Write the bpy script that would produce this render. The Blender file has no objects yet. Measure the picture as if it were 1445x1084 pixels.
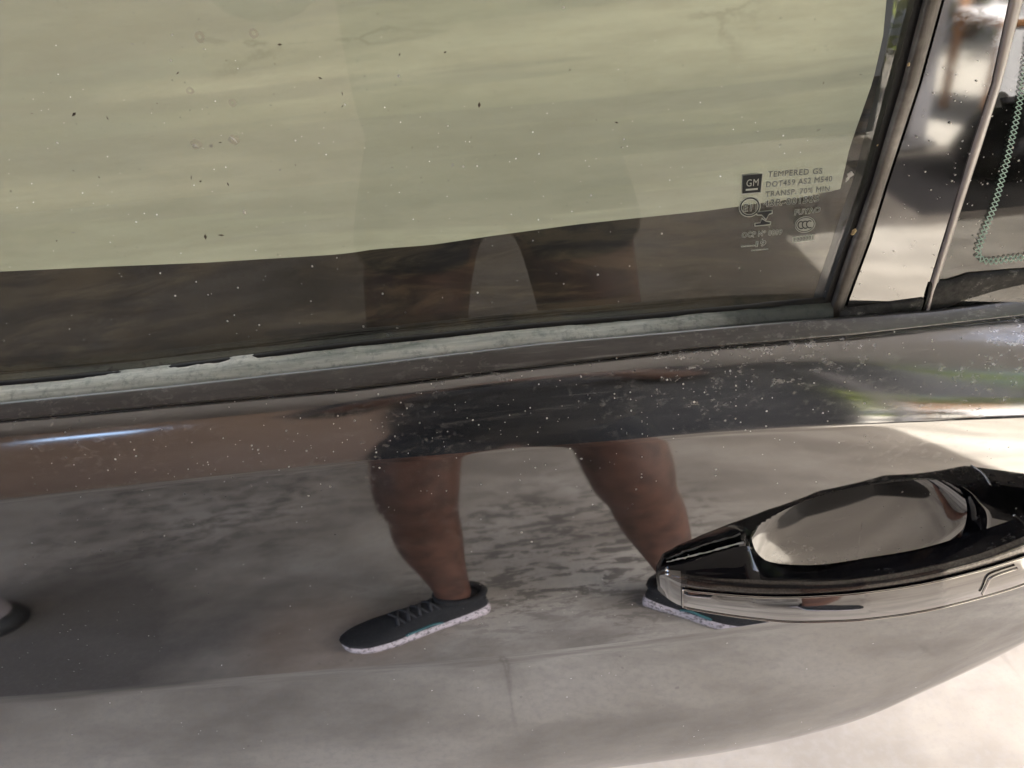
import bpy, bmesh, math, random
import numpy as np
from mathutils import Vector, Matrix
R = math.radians
random.seed(7)
rng = np.random.default_rng(7)
S = bpy.context.scene
COL = S.collection

# ------------------------------------------------------------------ camera
PITCH, ROLL = R(40), R(5.5)
CAM = np.array([0.0, -0.27, 1.20])
LENS = 27.2
FPX = LENS / 36 * 1445                                  # focal length in photo pixels
_F = np.array([0, math.cos(PITCH), -math.sin(PITCH)])
_U0 = np.array([0, math.sin(PITCH), math.cos(PITCH)])
_R0 = np.array([1.0, 0, 0])
_RC = math.cos(ROLL) * _R0 - math.sin(ROLL) * _U0
_UC = math.sin(ROLL) * _R0 + math.cos(ROLL) * _U0
cd = bpy.data.cameras.new('camera'); cam = bpy.data.objects.new('camera', cd); COL.objects.link(cam)
cd.lens = LENS; cd.sensor_width = 36; cd.clip_start = 0.01; cd.clip_end = 400
m = Matrix.Identity(4)
for i in range(3):
    m[i][0], m[i][1], m[i][2], m[i][3] = _RC[i], _UC[i], -_F[i], CAM[i]
cam.matrix_world = m
S.camera = cam

# ------------------------------------------------------------------ sky, sun, exposure
SUN_DIR = Vector((0.34, 0.46, 0.82)).normalized()       # towards the sun
w = bpy.data.worlds.new('World'); S.world = w; w.use_nodes = True
nt = w.node_tree
sky = nt.nodes.new('ShaderNodeTexSky'); sky.sky_type = 'NISHITA'; sky.sun_disc = False
sky.sun_elevation = math.asin(SUN_DIR.z)
sky.sun_rotation = math.atan2(SUN_DIR.x, SUN_DIR.y); sky.dust_density = 5.0; sky.air_density = 0.8; sky.ozone_density = 0.6
bg = nt.nodes['Background']; bg.inputs[1].default_value = 0.15
nt.links.new(sky.outputs[0], bg.inputs[0])
sd = bpy.data.lights.new('sun', 'SUN'); sun = bpy.data.objects.new('sun', sd); COL.objects.link(sun)
sd.energy = 2.9; sd.angle = R(0.5); sd.color = (1, 0.975, 0.94)
sun.rotation_euler = (-SUN_DIR).to_track_quat('-Z', 'Y').to_euler()
sun.location = (3, 3, 6)
S.view_settings.view_transform = 'Standard'; S.view_settings.look = 'None'
S.view_settings.exposure = 3.0; S.view_settings.gamma = 1
S.render.engine = 'CYCLES'
S.cycles.use_denoising = True
S.cycles.max_bounces = 10; S.cycles.transparent_max_bounces = 12
S.cycles.sample_clamp_indirect = 6

# ------------------------------------------------------------------ helpers
def pix(P):
    """photo pixel of world points (N,3)"""
    d = np.asarray(P) - CAM
    k = FPX / (d @ _F)
    return 722.5 + (d @ _RC) * k, 542 - (d @ _UC) * k

def ray(u, v):
    u = np.asarray(u, float); v = np.asarray(v, float)
    return (_F + ((u - 722.5) / FPX)[..., None] * _RC - ((v - 542) / FPX)[..., None] * _UC)

def at(u, v, Y):
    """the point of the plane y = Y seen at a photo pixel"""
    d = ray(u, v); t = (np.asarray(Y) - CAM[1]) / d[..., 1]
    return CAM + t[..., None] * d

def at_glass(u, v, off=0.0):
    d = ray(u, v); n = np.array([0, -math.cos(TG), math.sin(TG)])
    p0 = np.array([0, YG, ZG]) + n * off
    t = ((p0 - CAM) @ n) / (d @ n)
    return CAM + t[..., None] * d

def curve(pts):
    us = np.array([p[0] for p in pts], float); vs = np.array([p[1] for p in pts], float)
    def f(u):
        u = np.asarray(u, float)
        r = np.interp(u, us, vs)
        s0 = (vs[1] - vs[0]) / (us[1] - us[0]); s1 = (vs[-1] - vs[-2]) / (us[-1] - us[-2])
        r = np.where(u < us[0], vs[0] + (u - us[0]) * s0, r)
        return np.where(u > us[-1], vs[-1] + (u - us[-1]) * s1, r)
    return f

def smooth_curve(pts, k=41):
    f = curve(pts)
    uu = np.linspace(-900, 2400, 3301)
    vv = f(uu); ker = np.hanning(k + 2)[1:-1]; ker /= ker.sum()
    pad = k // 2
    ext = np.concatenate([vv[0] - (vv[1] - vv[0]) * np.arange(pad, 0, -1), vv, vv[-1] + (vv[-1] - vv[-2]) * np.arange(1, pad + 1)])
    sm = np.convolve(ext, ker, 'valid')
    return lambda u: np.interp(u, uu, sm)

def catmull(pts, n):
    """n points along a Catmull-Rom curve through pts (any dimension), even in index"""
    P = np.array(pts, float); P = np.vstack([2 * P[0] - P[1], P, 2 * P[-1] - P[-2]])
    out = []
    for t in np.linspace(0, len(pts) - 1, n):
        i = min(int(t), len(pts) - 2); f = t - i
        a, b, c, d = P[i], P[i + 1], P[i + 2], P[i + 3]
        out.append(0.5 * (2 * b + (c - a) * f + (2 * a - 5 * b + 4 * c - d) * f * f + (3 * b - 3 * c + d - a) * f ** 3))
    return np.array(out)

def tag(o, label=None, cat=None, group=None, kind=None):
    for k, v in (('label', label), ('category', cat), ('group', group), ('kind', kind)):
        if v: o[k] = v
    return o

def empty(name, loc=(0, 0, 0)):
    o = bpy.data.objects.new(name, None); COL.objects.link(o); o.location = loc
    o.empty_display_size = 0.05
    return o

def mesh(name, verts, faces, mat, parent=None, smooth=True):
    me = bpy.data.meshes.new(name)
    me.from_pydata([tuple(map(float, v)) for v in verts], [], [tuple(map(int, f)) for f in faces])
    me.update()
    if mat: me.materials.append(mat)
    if smooth: me.polygons.foreach_set('use_smooth', [True] * len(me.polygons))
    o = bpy.data.objects.new(name, me); COL.objects.link(o)
    if parent:
        o.parent = parent
        # parents sit at their own location: keep the mesh in world coordinates
        base = Vector((0, 0, 0)); p = parent
        while p: base += p.location; p = p.parent
        o.location = -base
    return o

def bm_obj(name, bm, mat, parent=None, smooth=False):
    me = bpy.data.meshes.new(name); bm.to_mesh(me); bm.free()
    if mat: me.materials.append(mat)
    if smooth: me.polygons.foreach_set('use_smooth', [True] * len(me.polygons))
    o = bpy.data.objects.new(name, me); COL.objects.link(o)
    if parent:
        o.parent = parent
        base = Vector((0, 0, 0)); p = parent
        while p: base += p.location; p = p.parent
        o.location = -base
    return o

def grid_faces(nr, nc, close=False):
    f = []
    for r in range(nr - 1):
        for c in range(nc if close else nc - 1):
            d = (c + 1) % nc
            f.append((r * nc + c, r * nc + d, (r + 1) * nc + d, (r + 1) * nc + c))
    return f

def tube(path, rad, seg=8, closed=False):
    P = np.array(path, float); n = len(P)
    T = np.gradient(P, axis=0)
    if closed: T = np.roll(P, -1, 0) - np.roll(P, 1, 0)
    T /= np.linalg.norm(T, axis=1)[:, None] + 1e-12
    up = np.array([0.03, -0.8, 0.6]); up = up / np.linalg.norm(up)
    V = []
    rr = np.broadcast_to(rad, (n,))
    for i in range(n):
        a = np.cross(T[i], up); a /= np.linalg.norm(a) + 1e-12; b = np.cross(T[i], a)
        for k in range(seg):
            th = 2 * math.pi * k / seg
            V.append(P[i] + rr[i] * (math.cos(th) * a + math.sin(th) * b))
    F = grid_faces(n, seg, True)
    if closed:
        for k in range(seg):
            d = (k + 1) % seg
            F.append(((n - 1) * seg + k, (n - 1) * seg + d, d, k))
    else:
        F.append(tuple(range(seg))); F.append(tuple((n - 1) * seg + k for k in range(seg))[::-1])
    return V, F

def add_box(bm, c, s, rot=None, bevel=0.0):
    g = bmesh.ops.create_cube(bm, size=1)
    vs = g['verts']
    for v in vs: v.co = Vector((v.co.x * s[0], v.co.y * s[1], v.co.z * s[2]))
    if bevel:
        es = list({e for v in vs for e in v.link_edges})
        r = bmesh.ops.bevel(bm, geom=es, offset=bevel, segments=2, affect='EDGES', profile=0.5)
        vs = list({v for f in r['faces'] for v in f.verts} | {v for v in vs if v.is_valid})
    if rot is not None:
        for v in vs: v.co = rot @ v.co
    for v in vs: v.co += Vector(c)
    return vs

def box_obj(name, c, s, mat, parent=None, bevel=0.0, rot=None):
    bm = bmesh.new(); add_box(bm, c, s, rot, bevel)
    return bm_obj(name, bm, mat, parent)

# ------------------------------------------------------------------ materials
class NT:
    def __init__(s, name):
        s.m = bpy.data.materials.new(name); s.m.use_nodes = True
        s.t = s.m.node_tree; s.b = s.t.nodes['Principled BSDF']; s.out = s.t.nodes['Material Output']
        tc = s.t.nodes.new('ShaderNodeTexCoord'); s.obj = tc.outputs['Object']
    def n(s, typ, **kw):
        x = s.t.nodes.new(typ)
        for k, v in kw.items(): setattr(x, k, v)
        return x
    def link(s, a, b): s.t.links.new(a, b)
    def mapping(s, scale=(1, 1, 1), rot=(0, 0, 0), loc=(0, 0, 0)):
        x = s.n('ShaderNodeMapping'); x.inputs['Scale'].default_value = scale
        x.inputs['Rotation'].default_value = rot; x.inputs['Location'].default_value = loc
        s.link(s.obj, x.inputs[0]); return x.outputs[0]
    def noise(s, scale, detail=4, rough=0.55, vec=None, dist=0.0):
        x = s.n('ShaderNodeTexNoise'); x.inputs['Scale'].default_value = scale
        x.inputs['Detail'].default_value = detail; x.inputs['Roughness'].default_value = rough
        x.inputs['Distortion'].default_value = dist
        s.link(vec if vec is not None else s.obj, x.inputs['Vector']); return x.outputs[0]
    def voro(s, scale, vec=None, feature='F1', rnd=1.0):
        x = s.n('ShaderNodeTexVoronoi', feature=feature); x.inputs['Scale'].default_value = scale
        x.inputs['Randomness'].default_value = rnd
        s.link(vec if vec is not None else s.obj, x.inputs['Vector']); return x
    def ramp(s, fac, stops):
        x = s.n('ShaderNodeValToRGB'); e = x.color_ramp.elements
        while len(e) < len(stops): e.new(0.5)
        for i, (p, c) in enumerate(stops):
            e[i].position = p; e[i].color = (c[0], c[1], c[2], 1) if not isinstance(c, (int, float)) else (c, c, c, 1)
        s.link(fac, x.inputs[0]); return x.outputs[0]
    def math(s, op, a, b=None, c=None, clamp=False):
        x = s.n('ShaderNodeMath', operation=op, use_clamp=clamp)
        for i, q in enumerate((a, b, c)):
            if q is None: continue
            if isinstance(q, (int, float)): x.inputs[i].default_value = q
            else: s.link(q, x.inputs[i])
        return x.outputs[0]
    def mix(s, fac, a, b, blend='MIX'):
        x = s.n('ShaderNodeMix', data_type='RGBA', blend_type=blend)
        for q, k in ((fac, 0), (a, 6), (b, 7)):
            if isinstance(q, (int, float)): x.inputs[k].default_value = q
            elif isinstance(q, tuple): x.inputs[k].default_value = (*q, 1)
            else: s.link(q, x.inputs[k])
        return x.outputs[2]
    def bump(s, h, strength, dist=0.001):
        x = s.n('ShaderNodeBump'); x.inputs['Strength'].default_value = strength
        x.inputs['Distance'].default_value = dist; s.link(h, x.inputs['Height'])
        return x.outputs[0]
    def set(s, **kw):
        for k, v in kw.items():
            i = s.b.inputs[k.replace('_', ' ')]
            if isinstance(v, (int, float)): i.default_value = v
            elif isinstance(v, tuple): i.default_value = (*v, 1) if len(v) == 3 else v
            else: s.link(v, i)
        return s.m

def plain(name, col, rough=0.6, var=0.12, scale=25, ior=1.45, metallic=0.0):
    M = NT(name)
    n = M.noise(scale, 4)
    c = M.mix(n, tuple(x * (1 - var) for x in col), tuple(min(1, x * (1 + var)) for x in col))
    M.set(Base_Color=c, Roughness=rough, IOR=ior, Metallic=metallic)
    return M.m

def specks(M, scale, size, keep, vec=None):
    """round dust grains: a mask of one small dot in some cells"""
    wv = M.n('ShaderNodeTexNoise'); wv.inputs['Scale'].default_value = scale * 3; M.link(M.obj, wv.inputs['Vector'])
    wm = M.n('ShaderNodeVectorMath', operation='MULTIPLY_ADD'); M.link(wv.outputs['Color'], wm.inputs[0]); wm.inputs[1].default_value = (0.35 / scale,) * 3; M.link(M.obj, wm.inputs[2])
    v = M.voro(scale, wm.outputs[0])
    sep = M.n('ShaderNodeSeparateColor'); M.link(v.outputs['Color'], sep.inputs[0])
    on = M.math('LESS_THAN', sep.outputs[0], keep)
    sz = M.math('MULTIPLY', sep.outputs[1], size)
    dot = M.math('LESS_THAN', v.outputs['Distance'], sz)
    return M.math('MULTIPLY', on, dot)

def paint_mat(name, base, ior, rough, dust=1.0, streak=1.0, flake=0.0):
    M = NT(name)
    fine = M.noise(60, 5, 0.6, M.mapping((0.35, 1, 1)))
    cl = M.noise(5, 3, 0.6)
    film = M.math('MULTIPLY', M.ramp(fine, [(0.35, 0.0), (0.75, 1.0)]), M.ramp(cl, [(0.35, 0.15), (0.7, 1.0)]))
    sc = M.noise(260, 3, 0.7, M.mapping((0.05, 1, 1), rot=(0, R(6), 0)))
    sc = M.math('MULTIPLY', M.ramp(sc, [(0.60, 0.0), (0.75, 1.0)]), M.ramp(M.noise(9, 2), [(0.45, 0.0), (0.65, 1.0)]))
    d1 = specks(M, 190, 0.13, 0.13)
    d2 = specks(M, 60, 0.045, 0.05)
    d3 = specks(M, 420, 0.22, 0.10)
    grains = M.math('MAXIMUM', M.math('MAXIMUM', d1, d2), M.math('MULTIPLY', d3, 0.5))
    grains = M.math('MULTIPLY', grains, M.ramp(cl, [(0.45, 0.1), (0.58, 1.0)]))
    geo = M.n('ShaderNodeNewGeometry'); sx = M.n('ShaderNodeSeparateXYZ'); M.link(geo.outputs['Normal'], sx.inputs[0])
    upw = M.math('POWER', M.math('MAXIMUM', sx.outputs[2], 0.0), 0.8)
    stre = M.noise(95, 6, 0.75, M.mapping((0.16, 1, 1), rot=(0, R(5.5), 0)))
    settled = M.math('MULTIPLY', upw, M.ramp(stre, [(0.42, 0.10), (0.64, 1.0)]))
    film = M.math('ADD', film, M.math('MULTIPLY', settled, 11.0))
    haze = M.math('ADD', M.math('MULTIPLY', film, 0.018 * dust), M.math('MULTIPLY', sc, M.math('ADD', 0.06, M.math('MULTIPLY', upw, 0.35 * streak))))
    pep = M.math('MULTIPLY', M.ramp(M.noise(300, 3, 0.75, M.mapping((0.6, 1, 1))), [(0.54, 0.0), (0.64, 1.0)]), M.math('MULTIPLY', M.math('POWER', M.math('MAXIMUM', sx.outputs[2], 0.0), 0.6), M.ramp(M.noise(16, 4, 0.6, M.mapping((0.6, 1, 1))), [(0.42, 0.0), (0.60, 0.55)])))
    haze = M.math('ADD', haze, M.math('MULTIPLY', pep, 1.0 * dust))
    mask = M.math('MAXIMUM', M.math('MULTIPLY', grains, 0.85 * dust), haze, clamp=True)
    c = M.mix(mask, base, (0.55, 0.53, 0.50))
    rg = M.math('ADD', rough, M.math('MULTIPLY', haze, 0.35))
    rg = M.math('ADD', rg, M.math('ADD', M.math('MULTIPLY', grains, 0.4), M.math('MULTIPLY', upw, 0.13 * streak)))
    wav = M.bump(M.noise(14, 2, 0.5), 0.05, 0.002)
    M.set(Base_Color=c, Roughness=rg, IOR=ior, Normal=wav)
    return M.m

def glass_mat(name, tint, f0, dust=0.05):
    M = NT(name)
    geo = M.n('ShaderNodeNewGeometry')
    dp = M.n('ShaderNodeVectorMath', operation='DOT_PRODUCT')
    M.link(geo.outputs['Normal'], dp.inputs[0]); M.link(geo.outputs['Incoming'], dp.inputs[1])
    c = M.math('ABSOLUTE', dp.outputs['Value'])
    fr = M.math('ADD', M.math('MULTIPLY', M.math('POWER', M.math('SUBTRACT', 1.0, c), 5.0), 1 - f0), f0)
    tr = M.n('ShaderNodeBsdfTransparent'); tr.inputs[0].default_value = (*tint, 1)
    gl = M.n('ShaderNodeBsdfGlossy'); gl.inputs['Roughness'].default_value = 0.015
    mx = M.n('ShaderNodeMixShader'); M.link(fr, mx.inputs[0]); M.link(tr.outputs[0], mx.inputs[1]); M.link(gl.outputs[0], mx.inputs[2])
    cl = M.noise(6, 3, 0.6)
    g = M.math('MAXIMUM', M.math('MAXIMUM', specks(M, 60, 0.035, 0.05), specks(M, 190, 0.13, 0.10)), M.math('MULTIPLY', specks(M, 430, 0.2, 0.10), 0.4))
    g = M.math('MULTIPLY', g, M.ramp(cl, [(0.35, 0.2), (0.62, 1.0)]))
    film = M.math('MULTIPLY', M.math('MULTIPLY', M.ramp(M.noise(40, 6, 0.7, M.mapping((0.2, 1, 1), rot=(0, R(8), 0))), [(0.42, 0.0), (0.66, 1.0)]), M.ramp(M.noise(8, 3, 0.6, M.mapping((0.5, 1, 1), rot=(0, R(20), 0))), [(0.42, 0.0), (0.6, 1.0)])), dust)
    mask = M.math('MAXIMUM', M.math('MULTIPLY', g, 0.6), film, clamp=True)
    df = M.n('ShaderNodeBsdfDiffuse'); df.inputs[0].default_value = (0.6, 0.58, 0.54, 1)
    m2 = M.n('ShaderNodeMixShader'); M.link(mask, m2.inputs[0]); M.link(mx.outputs[0], m2.inputs[1]); M.link(df.outputs[0], m2.inputs[2])
    M.link(m2.outputs[0], M.out.inputs[0])
    return M.m

PAINT = paint_mat('black_car_paint', (0.006, 0.006, 0.007), 3.5, 0.022)
GLOSS = paint_mat('glossy_black_plastic', (0.004, 0.004, 0.005), 1.5, 0.04, dust=0.6, streak=0.3)
BEVEL = NT('metallic_black_edge'); BEVEL.set(Base_Color=BEVEL.ramp(BEVEL.noise(900, 2), [(0.4, (0.11, 0.105, 0.10)), (0.65, (0.19, 0.18, 0.17))]), Metallic=0.9, Roughness=0.17); BEVEL = BEVEL.m
HANDLE_PAINT = paint_mat('handle_black_paint', (0.003, 0.003, 0.005), 1.5, 0.05, dust=0.10, streak=0.04)
APPL = paint_mat('pillar_cover_gloss', (0.006, 0.006, 0.007), 2.7, 0.03, dust=0.9, streak=0.8)
MOLD = paint_mat('belt_molding_plastic', (0.045, 0.042, 0.040), 1.9, 0.2, dust=0.8, streak=1.2)
CHROME = NT('polished_trim'); CHROME.set(Base_Color=(0.62, 0.6, 0.57), Metallic=1.0, Roughness=0.12); CHROME = CHROME.m
PANELM = NT('handle_mirror_panel'); PANELM.set(Base_Color=(0.31, 0.305, 0.30), Metallic=1.0, Roughness=0.05); PANELM = PANELM.m
GLASS = glass_mat('window_glass', (0.92, 0.92, 0.89), 0.078, 0.05)
QGLASS = glass_mat('quarter_glass', (0.22, 0.24, 0.22), 0.09, 0.07)
RUBBER = plain('black_rubber', (0.012, 0.012, 0.012), 0.55, 0.4, 120)

def floor_mat():
    M = NT('garage_concrete')
    big = M.noise(0.9, 5, 0.6)
    mid = M.noise(6, 6, 0.62, M.mapping((0.5, 1, 1)))
    fin = M.noise(60, 4, 0.6)
    c = M.ramp(big, [(0.34, (0.22, 0.192, 0.150)), (0.48, (0.43, 0.39, 0.325)), (0.66, (0.56, 0.525, 0.46))])
    c = M.mix(M.ramp(mid, [(0.38, 0.7), (0.56, 0.0)]), c, (0.24, 0.215, 0.18))
    c = M.mix(M.ramp(fin, [(0.3, 0.35), (0.55, 0.0)]), c, (0.33, 0.31, 0.28))
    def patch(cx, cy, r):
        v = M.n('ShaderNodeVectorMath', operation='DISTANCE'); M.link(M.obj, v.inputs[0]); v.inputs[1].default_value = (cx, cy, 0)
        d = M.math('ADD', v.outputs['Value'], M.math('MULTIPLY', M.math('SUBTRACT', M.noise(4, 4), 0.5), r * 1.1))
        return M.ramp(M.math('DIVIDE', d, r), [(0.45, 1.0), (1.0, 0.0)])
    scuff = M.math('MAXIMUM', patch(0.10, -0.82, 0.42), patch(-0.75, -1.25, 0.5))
    floor_shadow = patch(-0.82, -0.58, 0.44)  # shadow around the stand, painted into the floor colour
    c = M.mix(M.math('MULTIPLY', floor_shadow, 0.8), c, (0.07, 0.066, 0.062))
    c = M.mix(M.math('MULTIPLY', patch(-0.36, -0.50, 0.20), 0.5), c, (0.22, 0.15, 0.10))
    # trowel scuffs left where the surface film has worn off
    worn = M.noise(26, 5, 0.75, M.mapping((0.45, 1.3, 1), rot=(0, 0, R(24))), dist=0.4)
    wmask = M.math('MULTIPLY', M.ramp(worn, [(0.50, 0.0), (0.54, 1.0)]), scuff)
    c = M.mix(M.math('MULTIPLY', wmask, 0.85), c, (0.11, 0.098, 0.085))
    chip = M.math('MULTIPLY', specks(M, 38, 0.16, 0.10), 0.45)
    c = M.mix(chip, c, (0.20, 0.18, 0.15))
    mot = M.noise(95, 5, 0.75)
    c = M.mix(M.ramp(mot, [(0.36, 0.22), (0.52, 0.0)]), c, (0.24, 0.225, 0.20))
    # cracks
    ck = M.voro(0.85, M.mapping((1, 1, 1), loc=(0.3, 0.15, 0)), 'DISTANCE_TO_EDGE')
    wob = M.math('ADD', ck.outputs['Distance'], M.math('MULTIPLY', M.math('SUBTRACT', M.noise(9, 4), 0.5), 0.03))
    crack = M.ramp(M.math('ABSOLUTE', wob), [(0.0, 1.0), (0.0045, 0.0)])
    c = M.mix(M.math('MULTIPLY', M.math('MULTIPLY', crack, M.ramp(M.noise(1.7, 2), [(0.47, 0.0), (0.56, 1.0)])), 0.3), c, (0.09, 0.08, 0.07))
    hgt = M.math('SUBTRACT', M.math('MULTIPLY', fin, 0.3), wmask)
    M.set(Base_Color=c, Roughness=M.ramp(mid, [(0.3, 0.55), (0.7, 0.8)]), Normal=M.bump(hgt, 0.25, 0.002))
    return M.m
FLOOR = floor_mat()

# ------------------------------------------------------------------ the setting
bm = bmesh.new(); bmesh.ops.create_grid(bm, x_segments=2, y_segments=2, size=60)
ground = bm_obj('ground', bm, plain('driveway_gravel', (0.46, 0.43, 0.37), 0.9, 0.25, 30)); ground.location.z = -0.02
tag(ground, kind='structure')
def ell(name, z, h, pts, mat):
    """an L-shaped slab"""
    n = len(pts); V = [(x, y, z) for x, y in pts] + [(x, y, z + h) for x, y in pts]
    F = [tuple(range(n))[::-1], tuple(range(n, 2 * n))] + [(i, (i + 1) % n, (i + 1) % n + n, i + n) for i in range(n)]
    return tag(mesh(name, V, F, mat, None, False), kind='structure')
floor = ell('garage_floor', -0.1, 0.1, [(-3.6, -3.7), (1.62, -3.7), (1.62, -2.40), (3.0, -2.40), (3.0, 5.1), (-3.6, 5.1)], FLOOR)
apron = box_obj('asphalt_apron', (3.8, -2.78, -0.058), (4.74, 0.74, 0.1), plain('dark_asphalt', (0.06, 0.058, 0.058), 0.85, 0.35, 60)); tag(apron, kind='structure')
CEIL = plain('garage_ceiling_boards', (0.17, 0.165, 0.165), 0.8, 0.2, 3)
ceil = ell('garage_ceiling', 2.70, 0.12, [(-3.7, -3.8), (3.0, -3.8), (3.0, -1.7), (3.7, -1.7), (3.7, -0.8), (2.2, -0.8), (2.2, 4.0), (-3.7, 4.0)], CEIL)  # stepped right edge is added to shape the sun patch and shade band
WALLM = plain('garage_wall_plaster', (0.36, 0.26, 0.21), 0.85, 0.15, 2)
DARKW = plain('dark_board_wall', (0.20, 0.145, 0.115), 0.8, 0.2, 2)
wl = box_obj('wall_end', (-3.5, -2.3, 1.345), (0.12, 2.5, 2.69), WALLM); tag(wl, kind='structure')
bm = bmesh.new()                                        # with a high slot window at its left end
for x0, x1, z0, z1 in ((-3.44, 0.60, 0.0, 1.80), (-3.44, 0.60, 2.06, 2.69), (-3.44, -2.66, 1.80, 2.06), (-2.02, 0.60, 1.80, 2.06)):
    add_box(bm, ((x0 + x1) / 2, -3.62, (z0 + z1) / 2), (x1 - x0, 0.12, z1 - z0))
wf = bm_obj('wall_front', bm, DARKW); tag(wf, kind='structure')
GREYB = plain('dark_grey_boards', (0.030, 0.031, 0.035), 0.7, 0.3, 5)
wr = box_obj('wall_front_boards', (1.28, -3.62, 1.345), (1.36, 0.12, 2.69), GREYB); tag(wr, kind='structure')

tag(box_obj('added_sky_blocker', (2.53, -3.62, 1.98), (1.10, 0.12, 1.42), GREYB), kind='structure')  # unseen beam added to keep the sky out at front right
# ------------------------------------------------------------------ the door skin
TG = R(4.0)                                             # lean of the window glass
door = empty('car', (0, 0, 0.35))
tag(door, 'glossy black dusty car seen close at its door, window and pull handle', 'car')

vT0 = smooth_curve([(0, 571), (250, 546), (500, 518), (760, 487), (945, 471), (1100, 457), (1165, 452), (1320, 440), (1445, 423)])
vT1 = smooth_curve([(0, 594), (250, 571), (480, 551), (760, 517), (980, 492), (1200, 474), (1445, 446)])
vC = smooth_curve([(0, 706), (240, 680), (480, 654), (850, 624), (1000, 612), (1200, 600), (1445, 588)])
vD = smooth_curve([(-200, 1000), (0, 984), (480, 944), (700, 927), (900, 905), (1040, 886), (1200, 862), (1445, 820)], 81)
vE = smooth_curve([(-400, 1180), (300, 1130), (700, 1104), (870, 1083), (1000, 1066), (1100, 1047), (1200, 1021), (1300, 976), (1370, 943), (1445, 901), (1600, 800)], 91)

XS = np.linspace(-0.62, 0.50, 440)

def march(P0, tfun, vtarget, rows, sgn, Lmax):
    """walk a profile from P0 (n,3) with tilt tfun(f) until it projects on vtarget"""
    n = len(P0); lo = np.zeros(n); hi = np.full(n, Lmax)
    f = np.linspace(0, 1, rows + 1)
    T = tfun(f)                                         # (n, rows+1) tilt
    Tm = 0.5 * (T[:, 1:] + T[:, :-1])
    cy = np.concatenate([np.zeros((n, 1)), np.cumsum(np.sin(Tm), 1) / rows], 1)
    cz = np.concatenate([np.zeros((n, 1)), np.cumsum(np.cos(Tm), 1) / rows], 1)
    for _ in range(40):
        L = 0.5 * (lo + hi)
        E = P0 + np.stack([np.zeros(n), sgn * L * cy[:, -1], sgn * L * cz[:, -1]], 1)
        u, v = pix(E)
        err = (v - vtarget(u)) * (-sgn)                 # <0: not there yet when going up
        lo = np.where(err < 0, L, lo); hi = np.where(err < 0, hi, L)
    L = 0.5 * (lo + hi)
    out = np.empty((rows + 1, n, 3))
    for r in range(rows + 1):
        out[r] = P0 + np.stack([np.zeros(n), sgn * L * cy[:, r], sgn * L * cz[:, r]], 1)
    return out

def lerp_tab(f, tab):
    return np.interp(f, [a for a, _ in tab], [b for _, b in tab])

# crease C: on y = 0
uu = np.linspace(-900, 2400, 1500)
PC = at(uu, vC(uu), np.zeros_like(uu)); zC = np.interp(XS, PC[:, 0], PC[:, 2])
P_C = np.stack([XS, np.zeros_like(XS), zC], 1)
k = np.clip((XS - 0.10) / 0.22, 0, 1); k = (k * k * (3 - 2 * k))[:, None]        # the crease softens towards the rear
up_left = [(0, 15), (0.25, 18), (0.5, 22), (0.7, 27), (0.83, 36), (0.93, 60), (1, 82)]
up_right = [(0, 16), (0.1, 22), (0.3, 34), (0.55, 50), (0.8, 62), (0.92, 70), (1, 82)]
SH = march(P_C, lambda f: np.radians((1 - k) * lerp_tab(f, up_left)[None] + k * lerp_tab(f, up_right)[None]), vT1, 60, 1, 0.2)
lo_left = [(0, 9), (0.012, 5.0), (0.3, 3), (0.75, 0), (1, -1.5)]
lo_right = [(0, 14), (0.10, 9), (0.25, 5), (0.5, 2), (0.8, -1), (1, -4)]
LO = march(P_C, lambda f: np.radians((1 - k) * lerp_tab(f, lo_left)[None] + k * lerp_tab(f, lo_right)[None]), vD, 150, -1, 0.5)
kk = np.clip((XS - 0.02) / 0.25, 0, 1)[:, None]
un = [(0, -1.5), (0.015, -9.5), (0.5, -13), (0.8, -16), (1, -20)]
un2 = [(0, -4), (0.06, -8), (0.5, -14), (1, -21)]
UN = march(LO[-1], lambda f: np.radians((1 - kk) * lerp_tab(f, un)[None] + kk * lerp_tab(f, un2)[None]), vE, 60, -1, 0.8)
hem = [UN[-1] + np.array([0, dy, dz]) for dy, dz in ((0.0015, -0.0022), (0.005, -0.003), (0.012, -0.001), (0.014, 0.012))]
rows = list(SH[::-1]) + list(LO[1:]) + list(UN[1:]) + hem
G = np.stack(rows)                                      # (rows, cols, 3)
# lead the top edge in under the molding
G = np.concatenate([(G[0] + np.array([0, 0.006, -0.004]))[None], G], 0)
nr, nc = G.shape[:2]
DOOR_Y = lambda x, z: float(G[np.argmin(np.abs(G[:, np.argmin(np.abs(XS - x)), 2] - z)), np.argmin(np.abs(XS - x)), 1])

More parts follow.
